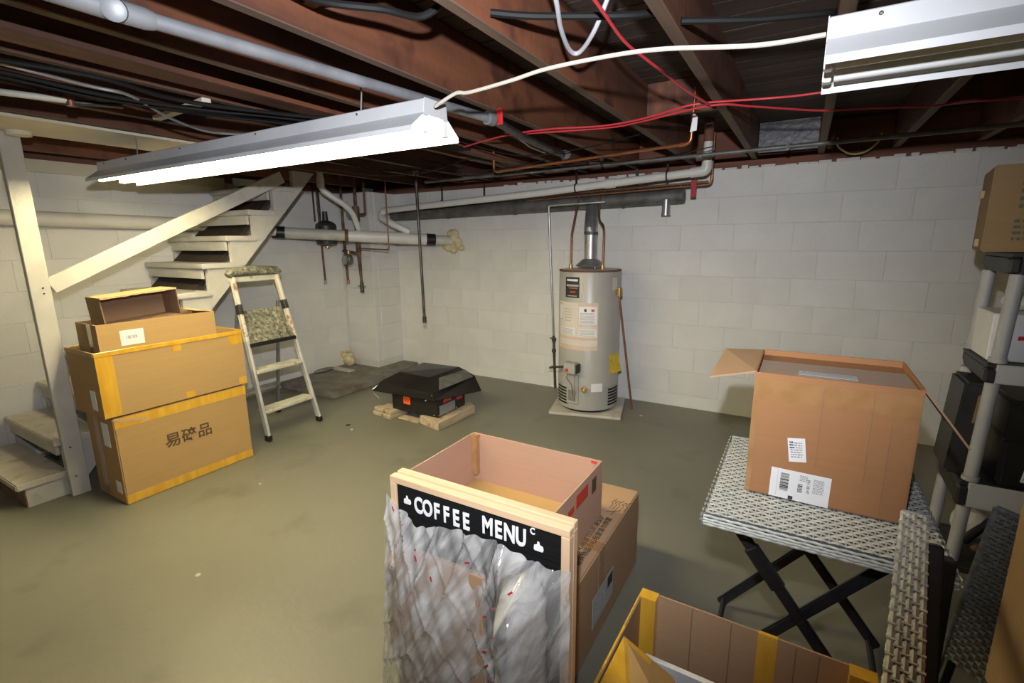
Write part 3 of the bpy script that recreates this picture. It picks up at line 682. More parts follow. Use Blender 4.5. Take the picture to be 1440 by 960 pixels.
B().tube(elbowed([(-.66, 4.02, 1.865), (-1.3, 4.02, 1.85), (-1.9, 4.03, 1.84)], .03), .0075, 10).obj('second_run', 'copper_dull', cp, smooth=True)
B().tube([(-.635, 4.0, 1.91), (-.635, 4.0, 1.87)], .011, 10).obj('pipe_coupling', 'copper', cp, smooth=True)
tag(B().box((-.775, 3.978, 1.752), (-.735, 3.984, 1.878)).obj('red_tag', 'red_tag', origin=(-.755, 3.98, 1.82), bev=.001), 'dark red tag hanging on the copper pipe at the duct end', 'tag')
# foil in the joist bay
tag(B().slab([(-.360, 4.20, 2.06), (.015, 4.20, 2.06), (.015, 4.20, 2.265), (-.360, 4.20, 2.265)], .01).obj('foil_duct_panel', 'foil', origin=(-.17, 4.2, 2.16)), 'crinkled foil panel closing a joist bay above the back wall', 'panel')
# bare bulb base, top left
lh = thing('lamp_holder', 'round cream lamp holder under the painted ceiling panel', 'lamp holder', (-3.5, 1.02, 2.015))
B().lathe([(.02, -.022), (.05, -.018), (.055, -.004), (.055, .003)], 24, (-3.50, 1.02, 2.0145)).obj('holder_base', 'sill_cream', lh, smooth=True)
el = thing('water_valve', 'small corroded stop valve on a pipe at the far left ceiling', 'valve', (-2.5, .88, 2.0))
B().tube([(-2.62, .58, 1.995), (-2.50, .90, 1.995)], .012, 10).obj('supply_pipe', 'cast_cream', el, smooth=True)
B().tube([(-2.50, .90, 1.975), (-2.50, .90, 2.031)], .016, 10).obj('valve_body', 'copper_dull', el, smooth=True)
B().tube([(-2.50, .90, 1.99), (-2.42, 1.04, 1.995)], .01, 10).obj('valve_outlet', 'iron', el, smooth=True)

# ================================================================ WATER HEATER
HX, HY, HR = -1.53, 3.90, .257
h = thing('water_heater', 'tall beige gas water heater standing against the back wall', 'water heater', (HX, HY, .03))
B().lathe([(HR - .02, .045), (HR - .004, .05), (HR, .06), (HR, .24), (HR + .0015, .245), (HR, .25), (HR, 1.19), (HR - .006, 1.205), (HR - .03, 1.212), (.06, 1.222)], 64, (HX, HY, 0)).obj('tank', 'heater', h, smooth=True)
B().lathe([(HR - .03, .028), (HR - .03, .048)], 40, (HX, HY, 0)).obj('tank_base', 'dark', h)
for a in (-150, -30, 90):
    B().tube([(HX + .2 * math.cos(R(a)), HY + .2 * math.sin(R(a)), .024), (HX + .2 * math.cos(R(a)), HY + .2 * math.sin(R(a)), .05)], .015, 10).obj('foot', 'iron', h)
B().lathe([(HR + .001, 1.196), (HR + .001, 1.204), (HR - .004, 1.209)], 64, (HX, HY, 0)).obj('top_rim', 'rim', h, smooth=True)
def ang(px): return -68.5 + math.degrees(math.asin(max(-1, min(1, (px - 826.5) / 42.0))))
def patch(name, m, a0, a1, z0, z1, t=.0015, n=10, rr=HR, label=None, parent=None):
    vs = []; fs = []
    for i in range(n + 1):
        a = R(a0 + (a1 - a0) * i / n)
        for r in (rr, rr + t):
            for z in (z0, z1): vs.append((HX + r * math.cos(a), HY + r * math.sin(a), z))
    for i in range(n):
        k = i * 4; j = k + 4
        fs += [(k + 2, j + 2, j + 3, k + 3), (k, k + 1, j + 1, j), (k + 1, k + 3, j + 3, j + 1), (k, j, j + 2, k + 2)]
    fs += [(0, 2, 3, 1), (n * 4, n * 4 + 1, n * 4 + 3, n * 4 + 2)]
    o = B().add(vs, fs).obj(name, m, parent or h, smooth=True)
    if label: o['label'] = label
    return o
pt = patch('badge', 'paper_grey', ang(794), ang(814), .985, 1.165, .001, label='black badge with small pale lettering and a red mark')
patch('badge_field', 'ink', ang(795), ang(813), .992, 1.158, .0022, parent=pt)
for z0, z1, a0, a1, mm in ((1.125, 1.142, 797, 811, 'paper'), (1.083, 1.098, 796.5, 812, 'paper_grey'), (1.066, 1.074, 799, 811, 'brass'), (1.032, 1.046, 801, 808, 'ink_red'), (1.004, 1.010, 798, 810, 'paper_grey')):
    patch('badge_print', mm, ang(a0), ang(a1), z0, z1, .0034, 6, parent=pt)
lb = patch('instruction_label', 'heater_label', ang(786.5), ang(838), .565, .955, .001, 18, label='large cream instruction label with faded orange borders')
patch('orange_band', 'pink_label', ang(788), ang(838), .648, .672, .0022, 12, parent=lb); patch('orange_band', 'pink_label', ang(789), ang(838), .565, .600, .0022, 12, parent=lb)
patch('warning_field', 'pink_label', ang(812), ang(837.5), .765, .953, .002, 8, parent=lb); patch('white_field', 'paper', ang(813), ang(836.5), .775, .925, .003, 8, parent=lb)
patch('white_field', 'paper', ang(790), ang(808), .685, .745, .002, 8, parent=lb); patch('white_field', 'paper', ang(813), ang(836), .68, .74, .0022, 8, parent=lb)
patch('flame_mark', 'ink_red', ang(829), ang(833), .885, .903, .004, 3, parent=lb); patch('flame_mark', 'ink', ang(820), ang(823), .882, .907, .004, 3, parent=lb)
patch('warning_field', 'pink_label', ang(787), ang(791.5), .80, .945, .002, 4, parent=lb); patch('white_field', 'paper', ang(787.5), ang(791), .81, .925, .003, 4, parent=lb)
for i in range(9): patch('print_line', 'ink_grey', ang(814.5), ang(834 - (i % 3)), .785 + i * .0105, .789 + i * .0105, .0036, 6, parent=lb)
for i in range(5):
    patch('print_line', 'ink_grey', ang(791), ang(806), .69 + i * .0105, .6935 + i * .0105, .0032, 6, parent=lb)
    patch('print_line', 'ink_grey', ang(814), ang(834), .686 + i * .0105, .6895 + i * .0105, .0032, 6, parent=lb)
    patch('print_line', 'ink_grey', ang(794), ang(803), .80 + i * .024, .804 + i * .024, .0018, 6, parent=lb)
patch('small_label', 'paper', ang(831), ang(846), .215, .285, label='small cream label low on the tank')
patch('side_label', 'heater_label', ang(856), ang(862), 1.05, 1.15)
# louvres at the bottom
for a0, a1 in ((ang(786), ang(799)), (ang(854), ang(867))):
    for i in range(6):
        patch('vent_slot', 'dark', a0, a1, .085 + i * .026, .099 + i * .026, .0025, 5)
# yellow tag
a = R(ang(859)); nrm = Vector((math.cos(a), math.sin(a), 0)); tg = Vector((-math.sin(a), math.cos(a), 0)); c0 = Vector((HX, HY, 0)) + nrm * (HR + .008)
B().slab([c0 - tg * .055 + Vector((0, 0, .36)) + nrm * .01, c0 + tg * .075 + Vector((0, 0, .375)) + nrm * .03, c0 + tg * .05 + Vector((0, 0, .53)), c0 - tg * .055 + Vector((0, 0, .525))], .002).obj('yellow_tag', 'yellow_tag', h)
# gas valve, burner door, drain
av = R(ang(807)); ca, sa = math.cos(av), math.sin(av)
X = Matrix.Translation((HX, HY, 0)) @ Matrix.Rotation(av, 4, 'Z')
gv = B(X).box((HR - .005, -.055, .375), (HR + .075, .055, .465)).obj('gas_valve', 'heater', h, bev=.008, seg=2); gv['label'] = 'boxy grey gas control valve'
B(X).box((HR + .002, .055, .385), (HR + .07, .066, .455)).obj('valve_side', 'iron', gv)
B(X @ T(HR + .075, -.02, .405) @ RY(90)).lathe([(.014, 0), (.014, .012), (.011, .014)], 14).obj('red_button', 'ink_red', gv)
bd = B(X).box((HR - .012, -.06, .10), (HR + .012, .05, .355)).obj('burner_door', 'heater', h, bev=.006)
B(X).box((HR + .012, -.04, .13), (HR + .018, .03, .22)).obj('door_panel', 'galv', bd, bev=.003)
B(X).tube([(HR + .03, -.03, .378), (HR + .045, -.04, .33), (HR + .03, .0, .27), (HR + .015, .01, .17)], .004, 6).obj('pilot_line', 'copper', h, smooth=True)
B(X).tube([(HR + .04, .03, .378), (HR + .05, .04, .30), (HR + .03, .03, .22), (HR + .01, .02, .12)], .005, 6).obj('burner_line', 'galv', h, smooth=True)
X2 = Matrix.Translation((HX, HY, .235)) @ Matrix.Rotation(R(ang(822)), 4, 'Z') @ RY(90)
B(X2).lathe([(.028, HR - .002), (.028, HR + .004), (.013, HR + .006), (.013, HR + .05), (.008, HR + .052)], 16).obj('drain_valve', 'brass', h, smooth=True)
# relief valve and discharge pipe
X3 = Matrix.Translation((HX, HY, 1.035)) @ Matrix.Rotation(R(-12), 4, 'Z')
B(X3).tube([(HR - .01, 0, 0), (HR + .04, 0, 0)], .018, 12).obj('relief_valve', 'brass', h, smooth=True)
B(X3).tube([(HR + .03, -.005, -.035), (HR + .03, -.005, .035)], .022, 12).obj('relief_valve_body', 'brass', h, smooth=True)
e0 = X3 @ Vector((HR + .03, -.005, -.035))
B().tube([tuple(e0), (-1.135, 3.92, .04)], .009, 10).obj('discharge_pipe', 'copper_dull', h, smooth=True)
# draught hood, flue, water pipes
B().lathe([(.125, 1.235), (.118, 1.245), (.075, 1.285), (.052, 1.295), (.052, 1.50)], 32, (HX, HY, 0)).obj('draught_hood', 'galv', h, smooth=True)
for a in (45, 135, 225, 315):
    B().box((HX + .095 * math.cos(R(a)) - .006, HY + .095 * math.sin(R(a)) - .006, 1.216), (HX + .095 * math.cos(R(a)) + .006, HY + .095 * math.sin(R(a)) + .006, 1.242)).obj('hood_leg', 'galv', h)
B().tube([(HX, HY, 1.50), (HX - .005, HY, 1.53), (HX - .03, HY + .08, 1.60), (HX - .07, HY + .20, 1.735)], [.052, .054, .056, .054], 22).obj('flue_pipe', 'galv', h, smooth=True)
B().tube([(HX, HY, 1.49), (HX + .001, HY, 1.515)], .058, 22).obj('flue_joint', 'galv_dark', h, smooth=True)
B().tube([(-1.68, 3.84, 1.212), (-1.685, 3.86, 1.5), (-1.68, 3.99, 1.80)], .009, 10).obj('cold_water_pipe', 'copper_dull', h, smooth=True)
B().tube(curve_pts([(-1.40, 3.84, 1.212), (-1.40, 3.85, 1.48), (-1.42, 3.88, 1.56), (-1.48, 3.95, 1.62), (-1.50, 4.0, 1.80)], 5), .009, 10).obj('hot_water_pipe', 'copper_dull', h, smooth=True)
for x in (-1.68, -1.40):
    B().tube([(x, 3.84, 1.208), (x, 3.84, 1.25)], .016, 12).obj('pipe_nut', 'brass', h, smooth=True)
bd = B(T(HX, HY, 0) @ RZ(14)).box((-.29, -.27, 0), (.31, .27, .024)).obj('heater_board', 'tread', origin=(HX, HY, 0), bev=.003); tag(bd, 'thin pale board under the water heater', 'board')
gp = thing('gas_pipe', 'grey and black gas pipe dropping left of the water heater', 'pipe', (-1.87, 3.86, .1))
B().tube(elbowed([(-1.44, 3.97, 1.752), (-1.90, 3.86, 1.735), (-1.845, 3.86, .62)], .02), .010, 10).obj('upper_run', 'galv', gp, smooth=True)
B().tube([(-1.845, 3.86, .62), (-1.825, 3.86, .14)], .012, 10).obj('lower_run', 'iron', gp, smooth=True)
for z in (.60, .50): B().tube([(-1.842, 3.86, z), (-1.840, 3.86, z - .03)], .019, 12).obj('union', 'iron', gp, smooth=True)
B().tube([(-1.87, 3.84, .60), (-1.81, 3.84, .60)], .006, 8).obj('valve_lever', 'iron', gp, smooth=True)
pv_ = X @ Vector((HR + .03, -.055, .42))
B().tube([(-1.83, 3.86, .345), (-1.80, 3.70, .37), (-1.73, 3.63, .40), tuple(pv_)], .010, 10).obj('connector', 'iron', gp, smooth=True)

# ================================================================ CONCRETE PAD, SHELF CURB
pad = thing('concrete_pad', 'low bare concrete pad with rust stains in the far left corner', 'pad', (-4.05, 3.3, 0))
B().box((LX + .005, 2.93, 0.001), (-3.68, 3.85, .065)).obj('pad_slab', 'bare_concrete', pad, bev=.01, seg=2)
B().prism([(-4.04, 3.70), (-3.681, 3.70), (-3.80, 4.27), (-4.03, 4.27)], .001, .055, 'z').obj('pad_tail', 'bare_concrete', pad, bev=.006)
b = B(); rr = random.Random(8)
for i in range(8):
    k = i / 8; b.sphere((-4.43 + .05 * math.sin(i), 3.80 - .03 * (i % 3), .09 + k * .17), .055 * (1 - k) + .012, 9, 6)
tag(b.obj('mortar_patch', 'foam', origin=(-4.42, 3.8, .07), smooth=True), 'crumbling yellowish mortar patch at the foot of the pilaster', 'rubble')
tag(B().box((-4.40, 3.52, .066), (-4.12, 3.60, .082)).obj('flat_stone', 'white_wood', origin=(-4.2, 3.55, .066), bev=.004), 'flat pale stone strip lying on the concrete pad', 'stone')
tag(B().sphere((-4.40, 3.42, .085), .06, 10, 6, (.8, 2.2, .35)).obj('dark_rubble', 'concrete_edge', origin=(-4.4, 3.42, .066), smooth=True), 'dark heap of rubble on the pad against the left wall', 'rubble')

# ================================================================ STEP LADDER
la = thing('step_ladder', 'paint-splattered aluminium step ladder beside the carton stack', 'ladder', (-3.45, 2.25, 0))
def rail_pts(y0, y1): # floor front foot to top
    return [(-3.315, y0, .03), (-3.40, y0 + (y1 - y0) * .33, .45), (-3.50, y0 + (y1 - y0) * .67, .82), (-3.60, y1, 1.22)]
LF = [(-3.315, 2.035, .03), (-3.60, 2.075, 1.205)]; RF = [(-3.335, 2.50, .03), (-3.60, 2.425, 1.205)]
for s, (p, q) in (('l', LF), ('r', RF)):
    p = Vector(p); q = Vector(q)
    mid = p.lerp(q, .60)
    fr = B().beam(p, mid, .045, .022, up=(0, 1, 0)).obj('front_rail', 'alu', la, bev=.004)
    B().beam(mid, q, .045, .024, up=(0, 1, 0)).obj('upper_rail', 'splat_alu', la, bev=.004)
    for t_ in (.80,):
        B().beam(p.lerp(q, t_ - .03), p.lerp(q, t_ + .03), .052, .030, up=(0, 1, 0)).obj('rail_sleeve', 'iron', fr, bev=.003)
    B().box((p.x - .028, p.y - .017, 0), (p.x + .028, p.y + .017, .045)).obj('rubber_foot', 'rubber', la, bev=.006)
def lad(t, side):
    p, q = (LF, RF)[side]; return Vector(p).lerp(Vector(q), t)
for t_, d in ((.17, .085), (.42, .075)):
    a = lad(t_, 0) + Vector((0, .012, 0)); c = lad(t_, 1) - Vector((0, .012, 0))
    b = B(); b.add([a + Vector((.035, 0, 0)), c + Vector((.035, 0, 0)), c + Vector((-d, 0, 0)), a + Vector((-d, 0, 0)), a + Vector((.035, 0, -.03)), c + Vector((.035, 0, -.03)), c + Vector((-d, 0, -.022)), a + Vector((-d, 0, -.022))],
                   [(0, 1, 2, 3), (7, 6, 5, 4), (0, 4, 5, 1), (1, 5, 6, 2), (2, 6, 7, 3), (3, 7, 4, 0)])
    b.obj('step', 'cream_step', la, bev=.008, seg=2)
# seat platform, tilted forward
pf = B(); a = lad(.60, 0) + Vector((.02, .004, -.02)); c = lad(.60, 1) + Vector((.02, -.004, -.02)); e = lad(.80, 1) + Vector((-.05, -.02, -.02)); f = lad(.80, 0) + Vector((-.05, .02, -.02))
pf.slab([a, c, e, f], .014).obj('platform', 'paint_splat', la, bev=.004)
B().beam(a + Vector((.006, -.002, -.008)), c + Vector((.006, .002, -.008)), .022, .030).obj('platform_edge', 'rubber', la, bev=.004)
# top grip
top = B().tube([(-3.60, 2.045, 1.215), (-3.602, 2.07, 1.238), (-3.604, 2.25, 1.248), (-3.602, 2.43, 1.238), (-3.60, 2.455, 1.215)], [.026, .034, .036, .034, .026], 12).obj('top_grip', 'paint_splat', la, smooth=True)
B().box((-3.625, 2.06, 1.168), (-3.598, 2.44, 1.205)).obj('top_channel', 'cream_step', la)
for y0, y1 in ((2.07, 2.09), (2.475, 2.42)):
    B().beam((-3.84 + (.0 if y0 < 2.3 else .22) * 0 - .0, y0, .03), (-3.60, y1, 1.0), .025, .02, up=(0, 1, 0)).obj('rear_rail', 'galv', la, bev=.003)
    B().box((-3.862, y0 - .016, 0), (-3.818, y0 + .016, .04)).obj('rubber_foot', 'rubber', la, bev=.006)
B().beam((-3.775, 2.075, .28), (-3.775, 2.47, .28), .02, .03).obj('rear_brace', 'galv', la, bev=.003)

# ================================================================ ROOF VENT FAN
vf = thing('roof_vent_fan', 'black hooded attic vent fan resting on lumber blocks', 'vent fan', (-2.63, 3.06, .07))
vx0, vx1, vy0, vy1 = -2.87, -2.385, 2.875, 3.25
B().box((vx0, vy0, .072), (vx1, vy1, .24)).obj('box_body', 'vent_black', vf, bev=.006, seg=2)
# hood: wide brim, sloping sides, flat top
br = [(-3.05, 2.82), (-2.37, 2.82), (-2.28, 3.36), (-2.98, 3.42)]
tp = [(-2.90, 3.02), (-2.58, 3.02), (-2.50, 3.34), (-2.93, 3.36)]
zb = [.215, .230, .180, .22]; zt = [.355, .345, .375, .36]
vs = [(p[0], p[1], z) for p, z in zip(br, zb)] + [(p[0], p[1], z) for p, z in zip(tp, zt)]
md = [(-3.02, 2.90, .285), (-2.44, 2.88, .265), (-2.36, 3.37, .31), (-2.97, 3.41, .31)]
vs = [(p[0], p[1], z) for p, z in zip(br, zb)] + md + [(p[0], p[1], z) for p, z in zip(tp, zt)]
fs = []
for k in (0, 4):
    for i in range(4): fs.append((k + i, k + (i + 1) % 4, k + 4 + (i + 1) % 4, k + 4 + i))
fs.append((8, 9, 10, 11)); fs.append((3, 2, 1, 0))
B().add(vs, fs).obj('hood', 'vent_black', vf, bev=.008, seg=2)
B().slab([(-2.405, 2.93, .285), (-2.335, 3.30, .315), (-2.42, 3.31, .365), (-2.50, 3.05, .345)], .004).obj('hood_side_panel', 'galv_dark', vf)
for p, q in (((-3.045, 2.83, .225), (-3.0, 2.90, .275)), ((-3.02, 2.815, .205), (-2.95, 2.815, .165)), ((-2.47, 2.83, .215), (-2.43, 2.87, .255))):
    B().tube([p, q], .005, 6).obj('hood_clip', 'galv', vf, smooth=True)
B().box((-2.735, 2.868, .140), (-2.665, 2.874, .205)).obj('warning_sticker', 'orange', vf)
B().box((-2.725, 2.866, .162), (-2.675, 2.869, .184)).obj('sticker_print', 'ink_red', vf)
B().box((-2.384, 2.90, .085), (-2.380, 3.10, .165)).obj('data_plate', 'galv', vf)
b = B(); bars(b, (-2.379, 2.91, .09), (0, 1, 0), (0, 0, 1), .18, .07, 6, .01, seed=4); b.obj('plate_print', 'ink_grey', vf)
B().box((-2.383, 2.95, .178), (-2.379, 3.05, .205)).obj('rating_sticker', 'ink_red', vf); B().box((-2.383, 3.13, .15), (-2.379, 3.2, .205)).obj('rating_sticker', 'ink_red', vf)
b = B()
for y_, z_ in ((2.89, .09), (2.90, .16), (3.0, .083), (3.12, .09), (3.12, .17)): b.sphere((-2.382, y_, z_), .006, 8, 5)
b.sphere((-2.42, 2.874, .09), .006, 8, 5); b.obj('bolt_heads', 'galv', vf)
def lumber(label, pts, z0, z1):
    o = B().prism(pts, z0, z1, 'z').obj('lumber_block', 'block_wood', origin=(pts[0][0], pts[0][1], z0), bev=.004)
    return tag(o, label, 'lumber', 'lumber pieces under the vent fan')
lumber('short piece of lumber under the left end of the vent fan, upper of two', [(-3.05, 2.84), (-2.83, 2.815), (-2.81, 3.03), (-3.0, 3.06)], .036, .070)
lumber('flat piece of lumber lowest at the left end of the vent fan', [(-3.06, 2.83), (-2.83, 2.80), (-2.81, 3.03), (-3.0, 3.05)], .001, .034)
lumber('long thick lumber piece under the right side of the vent fan', [(-2.56, 2.86), (-2.32, 2.80), (-2.30, 3.27), (-2.40, 3.34)], .001, .070)
lumber('thin stained board flat on the floor between the lumber blocks', [(-2.80, 2.86), (-2.57, 2.84), (-2.57, 2.93), (-2.80, 2.95)], .001, .012)

# ================================================================ CARTONS
TW = .005
def open_box(name, label, x0, y0, z0, x1, y1, z1, m, mi=None, rz=0, group=None, bottom=True, cat='box'):
    cx, cy = (x0 + x1) / 2, (y0 + y1) / 2
    t = thing(name, label, cat, (cx, cy, z0), group)
    X = T(cx, cy, 0) @ RZ(rz) @ T(-cx, -cy, 0)
    for nm, a, b_ in (('side_wall', (x0, y0, z0), (x1, y0 + TW, z1)), ('side_wall', (x0, y1 - TW, z0), (x1, y1, z1)), ('end_wall', (x0, y0 + TW, z0), (x0 + TW, y1 - TW, z1)), ('end_wall', (x1 - TW, y0 + TW, z0), (x1, y1 - TW, z1))):
        B(X).box(a, b_).obj(nm, m, t)
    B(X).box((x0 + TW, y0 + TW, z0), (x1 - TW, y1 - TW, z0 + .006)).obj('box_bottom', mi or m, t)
    return t, X
# bottom left stack: A closed, B open, C and D inside
tA = thing('cardboard_box', 'large closed carton marked 易碎品, bottom of the left stack', 'box', (-3.34, 1.45, 0), 'cartons stacked by the stairs')
ax0, ax1, ay0, ay1, az = -3.52, -3.172, 1.075, 1.825, .512
B().box((ax0, ay0, 0), (ax1, ay1, az)).obj('carton_body', 'card_yellow', tA, bev=.006, seg=2)
B().box((ax1 - .001, ay0 + .004, 0.004), (ax1 + .0015, ay1 - .002, .055)).obj('tape_strip', 'tape', tA)
B().box((ax1 - .001, ay0 + .004, az - .06), (ax1 + .0015, ay1 - .002, az - .003)).obj('tape_strip', 'tape', tA)
B().box((ax0 + .01, (ay0 + .18), az), (ax1 + .001, ay0 + .24, az + .0012)).obj('tape_strip', 'tape', tA)
B().slab([(ax1 + .002, 1.08, az - .02), (ax1 + .002, 1.24, az - .05), (ax1 + .002, 1.24, az - .035), (ax1 + .004, 1.075, az - .004)], .002).obj('torn_tape_end', 'card_edge', tA)
text('fragile_print', '易碎品', .092, 'ink_brown', (ax1 + .001, 1.305, .262), (0, 1, .0), (0, 0, 1), tA, fat=.0012)
B().box((-3.33, ay0 - .0015, .33), (-3.25, ay0, .47)).obj('shipping_label', 'paper', tA)
B().box((-3.27, ay0 - .0015, .06), (-3.21, ay0, .13)).obj('shipping_label', 'paper', tA)
B().box((-3.43, ay0 - .0015, 0.02), (-3.37, ay0, .50)).obj('tape_strip', 'tape_clear', tA)
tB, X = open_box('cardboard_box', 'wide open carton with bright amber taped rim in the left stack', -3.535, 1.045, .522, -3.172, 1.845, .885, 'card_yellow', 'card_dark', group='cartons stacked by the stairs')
bx = -3.172
B().box((bx - .001, 1.045, .526), (bx + .0016, 1.125, .882)).obj('tape_strip', 'tape', tB)
B().box((bx - .007, 1.043, .862), (bx + .004, 1.847, .888)).obj('rim_tape', 'tape', tB, bev=.002)
B().box((-3.538, 1.041, .864), (bx - .008, 1.050, .888)).obj('rim_tape', 'card_edge', tB, bev=.001)
B().box((-3.538, 1.841, .864), (bx - .008, 1.849, .888)).obj('rim_tape', 'tape', tB, bev=.001)
B().box((-3.538, 1.051, .872), (-3.528, 1.84, .888)).obj('rim_tape', 'tape', tB, bev=.001)
B().box((bx, 1.755, .80), (bx + .0018, 1.843, .864)).obj('tape_patch', 'tape', tB)
B().box((bx, 1.79, .526), (bx + .0018, 1.843, .57)).obj('tape_patch', 'tape', tB)
B().box((bx, 1.42, .825), (bx + .0018, 1.47, .864)).obj('tape_patch', 'tape', tB)
B().box((bx, 1.46, .524), (bx + .0018, 1.51, .565)).obj('tape_patch', 'tape', tB)
B().box((-3.30, 1.043, .56), (-3.24, 1.0455, .67)).obj('shipping_label', 'paper', tB)
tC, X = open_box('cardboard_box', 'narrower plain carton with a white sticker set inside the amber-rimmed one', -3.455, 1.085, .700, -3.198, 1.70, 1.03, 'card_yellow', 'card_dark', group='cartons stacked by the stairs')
lbl = B().box((-3.198, 1.185, .90), (-3.1965, 1.30, .985)).obj('sticker', 'paper', tC); b = B(); bars(b, (-3.1962, 1.215, .935), (0, 1, 0), (0, 0, 1), .05, .018, 1, .0022, vertical=True, seed=3); b.obj('barcode', 'ink_grey', lbl)
B().box((-3.31, 1.083, .74), (-3.26, 1.0852, 1.028)).obj('tape_strip', 'tape_clear', tC)
B().slab([(-3.21, 1.70, 1.03), (-3.44, 1.70, 1.03), (-3.43, 1.60, 1.046), (-3.22, 1.60, 1.046)], .004).obj('flap', 'card_edge', tC)
# D: small tray lying on its side, mouth towards the room
tD = thing('cardboard_box', 'small worn carton lying on its side on top of the left stack', 'box', (-3.36, 1.36, 1.04), 'cartons stacked by the stairs')
XD = T(-3.33, 1.155, 1.000) @ RX(4.0)
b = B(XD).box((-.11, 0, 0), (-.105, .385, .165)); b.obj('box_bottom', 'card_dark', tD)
B(XD).box((-.105, 0, .160), (.075, .385, .165)).obj('side_wall', 'card_yellow', tD)
B(XD).box((-.105, 0, 0), (.075, .385, .005)).obj('side_wall', 'card_dark', tD)
B(XD).box((-.105, 0, .005), (.06, .005, .160)).obj('end_wall', 'card_old', tD)
B(XD).box((-.105, .38, .005), (.075, .385, .160)).obj('end_wall', 'card_dark', tD)
b = B(XD); rr = random.Random(2); y = 0
while y < .38:
    k = rr.uniform(.01, .03); b.box((.0755, y, .159 - rr.uniform(0, .004)), (.078 + rr.uniform(0, .003), min(y + k, .385), .167)); y += k
b.obj('torn_edge', 'card_edge', tD)

# centre cartons
tE = thing('cardboard_box', 'long closed carton lying on the floor with brown characters printed on top', 'box', (-.85, 1.54, 0), 'cartons behind the menu board')
B().box((-1.17, 1.085, 0), (-.530, 2.0, .355)).obj('carton_body', 'card_tan', tE, bev=.005, seg=2)
B().box((-1.165, 1.50, .3545), (-.535, 1.56, .3562)).obj('tape_strip', 'tape_clear', tE)
B().box((-.5305, 1.50, .20), (-.529, 1.56, .354)).obj('tape_strip', 'tape_clear', tE)
sl = B().slab([(-.5292, 1.445, .075), (-.5292, 1.665, .075), (-.5292, 1.665, .195), (-.5292, 1.445, .195)], .001).obj('shipping_label', 'paper_grey', tE)
B().box((-.5288, 1.60, .14), (-.5280, 1.655, .185)).obj('label_square', 'ink', sl)
b = B(); bars(b, (-.5286, 1.46, .09), (0, 1, 0), (0, 0, 1), .12, .09, 7, .006, seed=9); b.obj('label_print', 'ink_grey', sl)
for i, s in enumerate(('易碎物品小心轻放请勿倒置', '易碎小心轻放勿压防潮保护')):
    text('printed_characters', s, .028, 'ink_brown', (-.562 - .030 * i, 1.395 + .0 * i, .3562), (0, 1, 0), (-1, 0, 0), tE, fat=.0002)
b = B()
for k in range(5):
    x = -.60 + k * .015
    b.tube(curve_pts([(x, 1.80, .3575), (x + .006, 1.835, .3575), (x - .004, 1.85, .3575), (x + .01, 1.88 - .01 * (k % 2), .3575)], 3), .0011, 5)
b.tube([(-.60, 1.765, .3575), (-.55, 1.80, .3575)], .0011, 5); b.tube([(-.575, 1.75, .3575), (-.57, 1.795, .3575)], .0011, 5)
b.obj('marker_scribble', 'ink_brown', tE)
tF, X = open_box('cardboard_box', 'open empty pinkish-brown carton on top of the long carton', -1.228, 1.262, .357, -.610, 1.732, .592, 'card_pink', 'card_yellow', rz=0, group='cartons behind the menu board')
B().box((-1.225, 1.70, .40), (-1.195, 1.7275, .588)).obj('corner_tape', 'tape_clear', tF)
b = B(); b.box((-1.215, 1.7255, .535), (-1.20, 1.7272, .56)); b.box((-1.214, 1.7255, .575), (-1.19, 1.7272, .588)); b.box((-.655, 1.7255, .575), (-.63, 1.7272, .586)); b.obj('red_marks', 'ink_red', tF)
B().slab([(-.6092, 1.47, .515), (-.6092, 1.58, .515), (-.6092, 1.58, .565), (-.6092, 1.47, .565)], .001).obj('red_print', 'ink_red', tF)
B().slab([(-.6092, 1.40, .515), (-.6092, 1.45, .515), (-.6092, 1.45, .54), (-.6092, 1.40, .54)], .001).obj('red_print', 'ink_red', tF)
B().slab([(-.6092, 1.62, .50), (-.6092, 1.665, .50), (-.6092, 1.665, .56), (-.6092, 1.62, .56)], .001).obj('brown_print', 'ink_brown', tF)
B().box((-1.20, 1.29, .3645), (-.64, 1.35, .37)).obj('inner_flap', 'card_yellow', tF)

# ---- menu letter board wrapped in film
mb = thing('menu_letter_board', 'black felt COFFEE MENU letter board in a pale wood frame', 'sign', (-.68, .955, 0))
bx0, bx1, by, bz0, bz1 = -.957, -.400, .930, .02, .800
for dy, nm, ins in ((0, 'frame', 0), (.029, 'rear_frame', .002)):
    y0 = by + dy; y1 = y0 + .024; bz1 = .800 + (.004 if ins else 0)
    for a, b_, mm in (((bx0 + ins, y0, bz1 - .020 - ins), (bx1 - ins, y1, bz1 - ins), 'pale_wood_x'), ((bx0 + ins, y0, bz0), (bx1 - ins, y1, bz0 + .02), 'pale_wood_x'),
                      ((bx0 + ins, y0, bz0 + .02), (bx0 + .020 + ins, y1, bz1 - .0205 - ins), 'pale_wood'), ((bx1 - .022 - ins, y0, bz0 + .02), (bx1 - ins, y1, bz1 - .0205 - ins), 'pale_wood')):
        B().box(a, b_).obj(nm + '_rail', mm, mb, bev=.0015)
bz1 = .800
B().box((bx0 + .018, by + .008, bz0 + .018), (bx1 - .020, by + .024, bz1 - .018)).obj('felt_panel', 'felt', mb)
fy = by + .0075
def glyphs(s, x, z, size, fat, nm='letter', sp=None):
    for i, ch in enumerate(s):
        text(nm, ch, size, 'letter', (x + i * sp, fy, z), (1, 0, 0), (0, 0, 1), mb, depth=.0012, fat=fat, align='CENTER', xs=.66 if size > .05 else .8)
glyphs('COFFEE', -.860, .708, .066, .0021, sp=.0325)
glyphs('MENU', -.630, .716, .066, .0021, sp=.0325)
glyphs('C', -.500, .757, .024, .0006, sp=.02); glyphs('S', -.656, .658, .024, .0006, sp=.02)
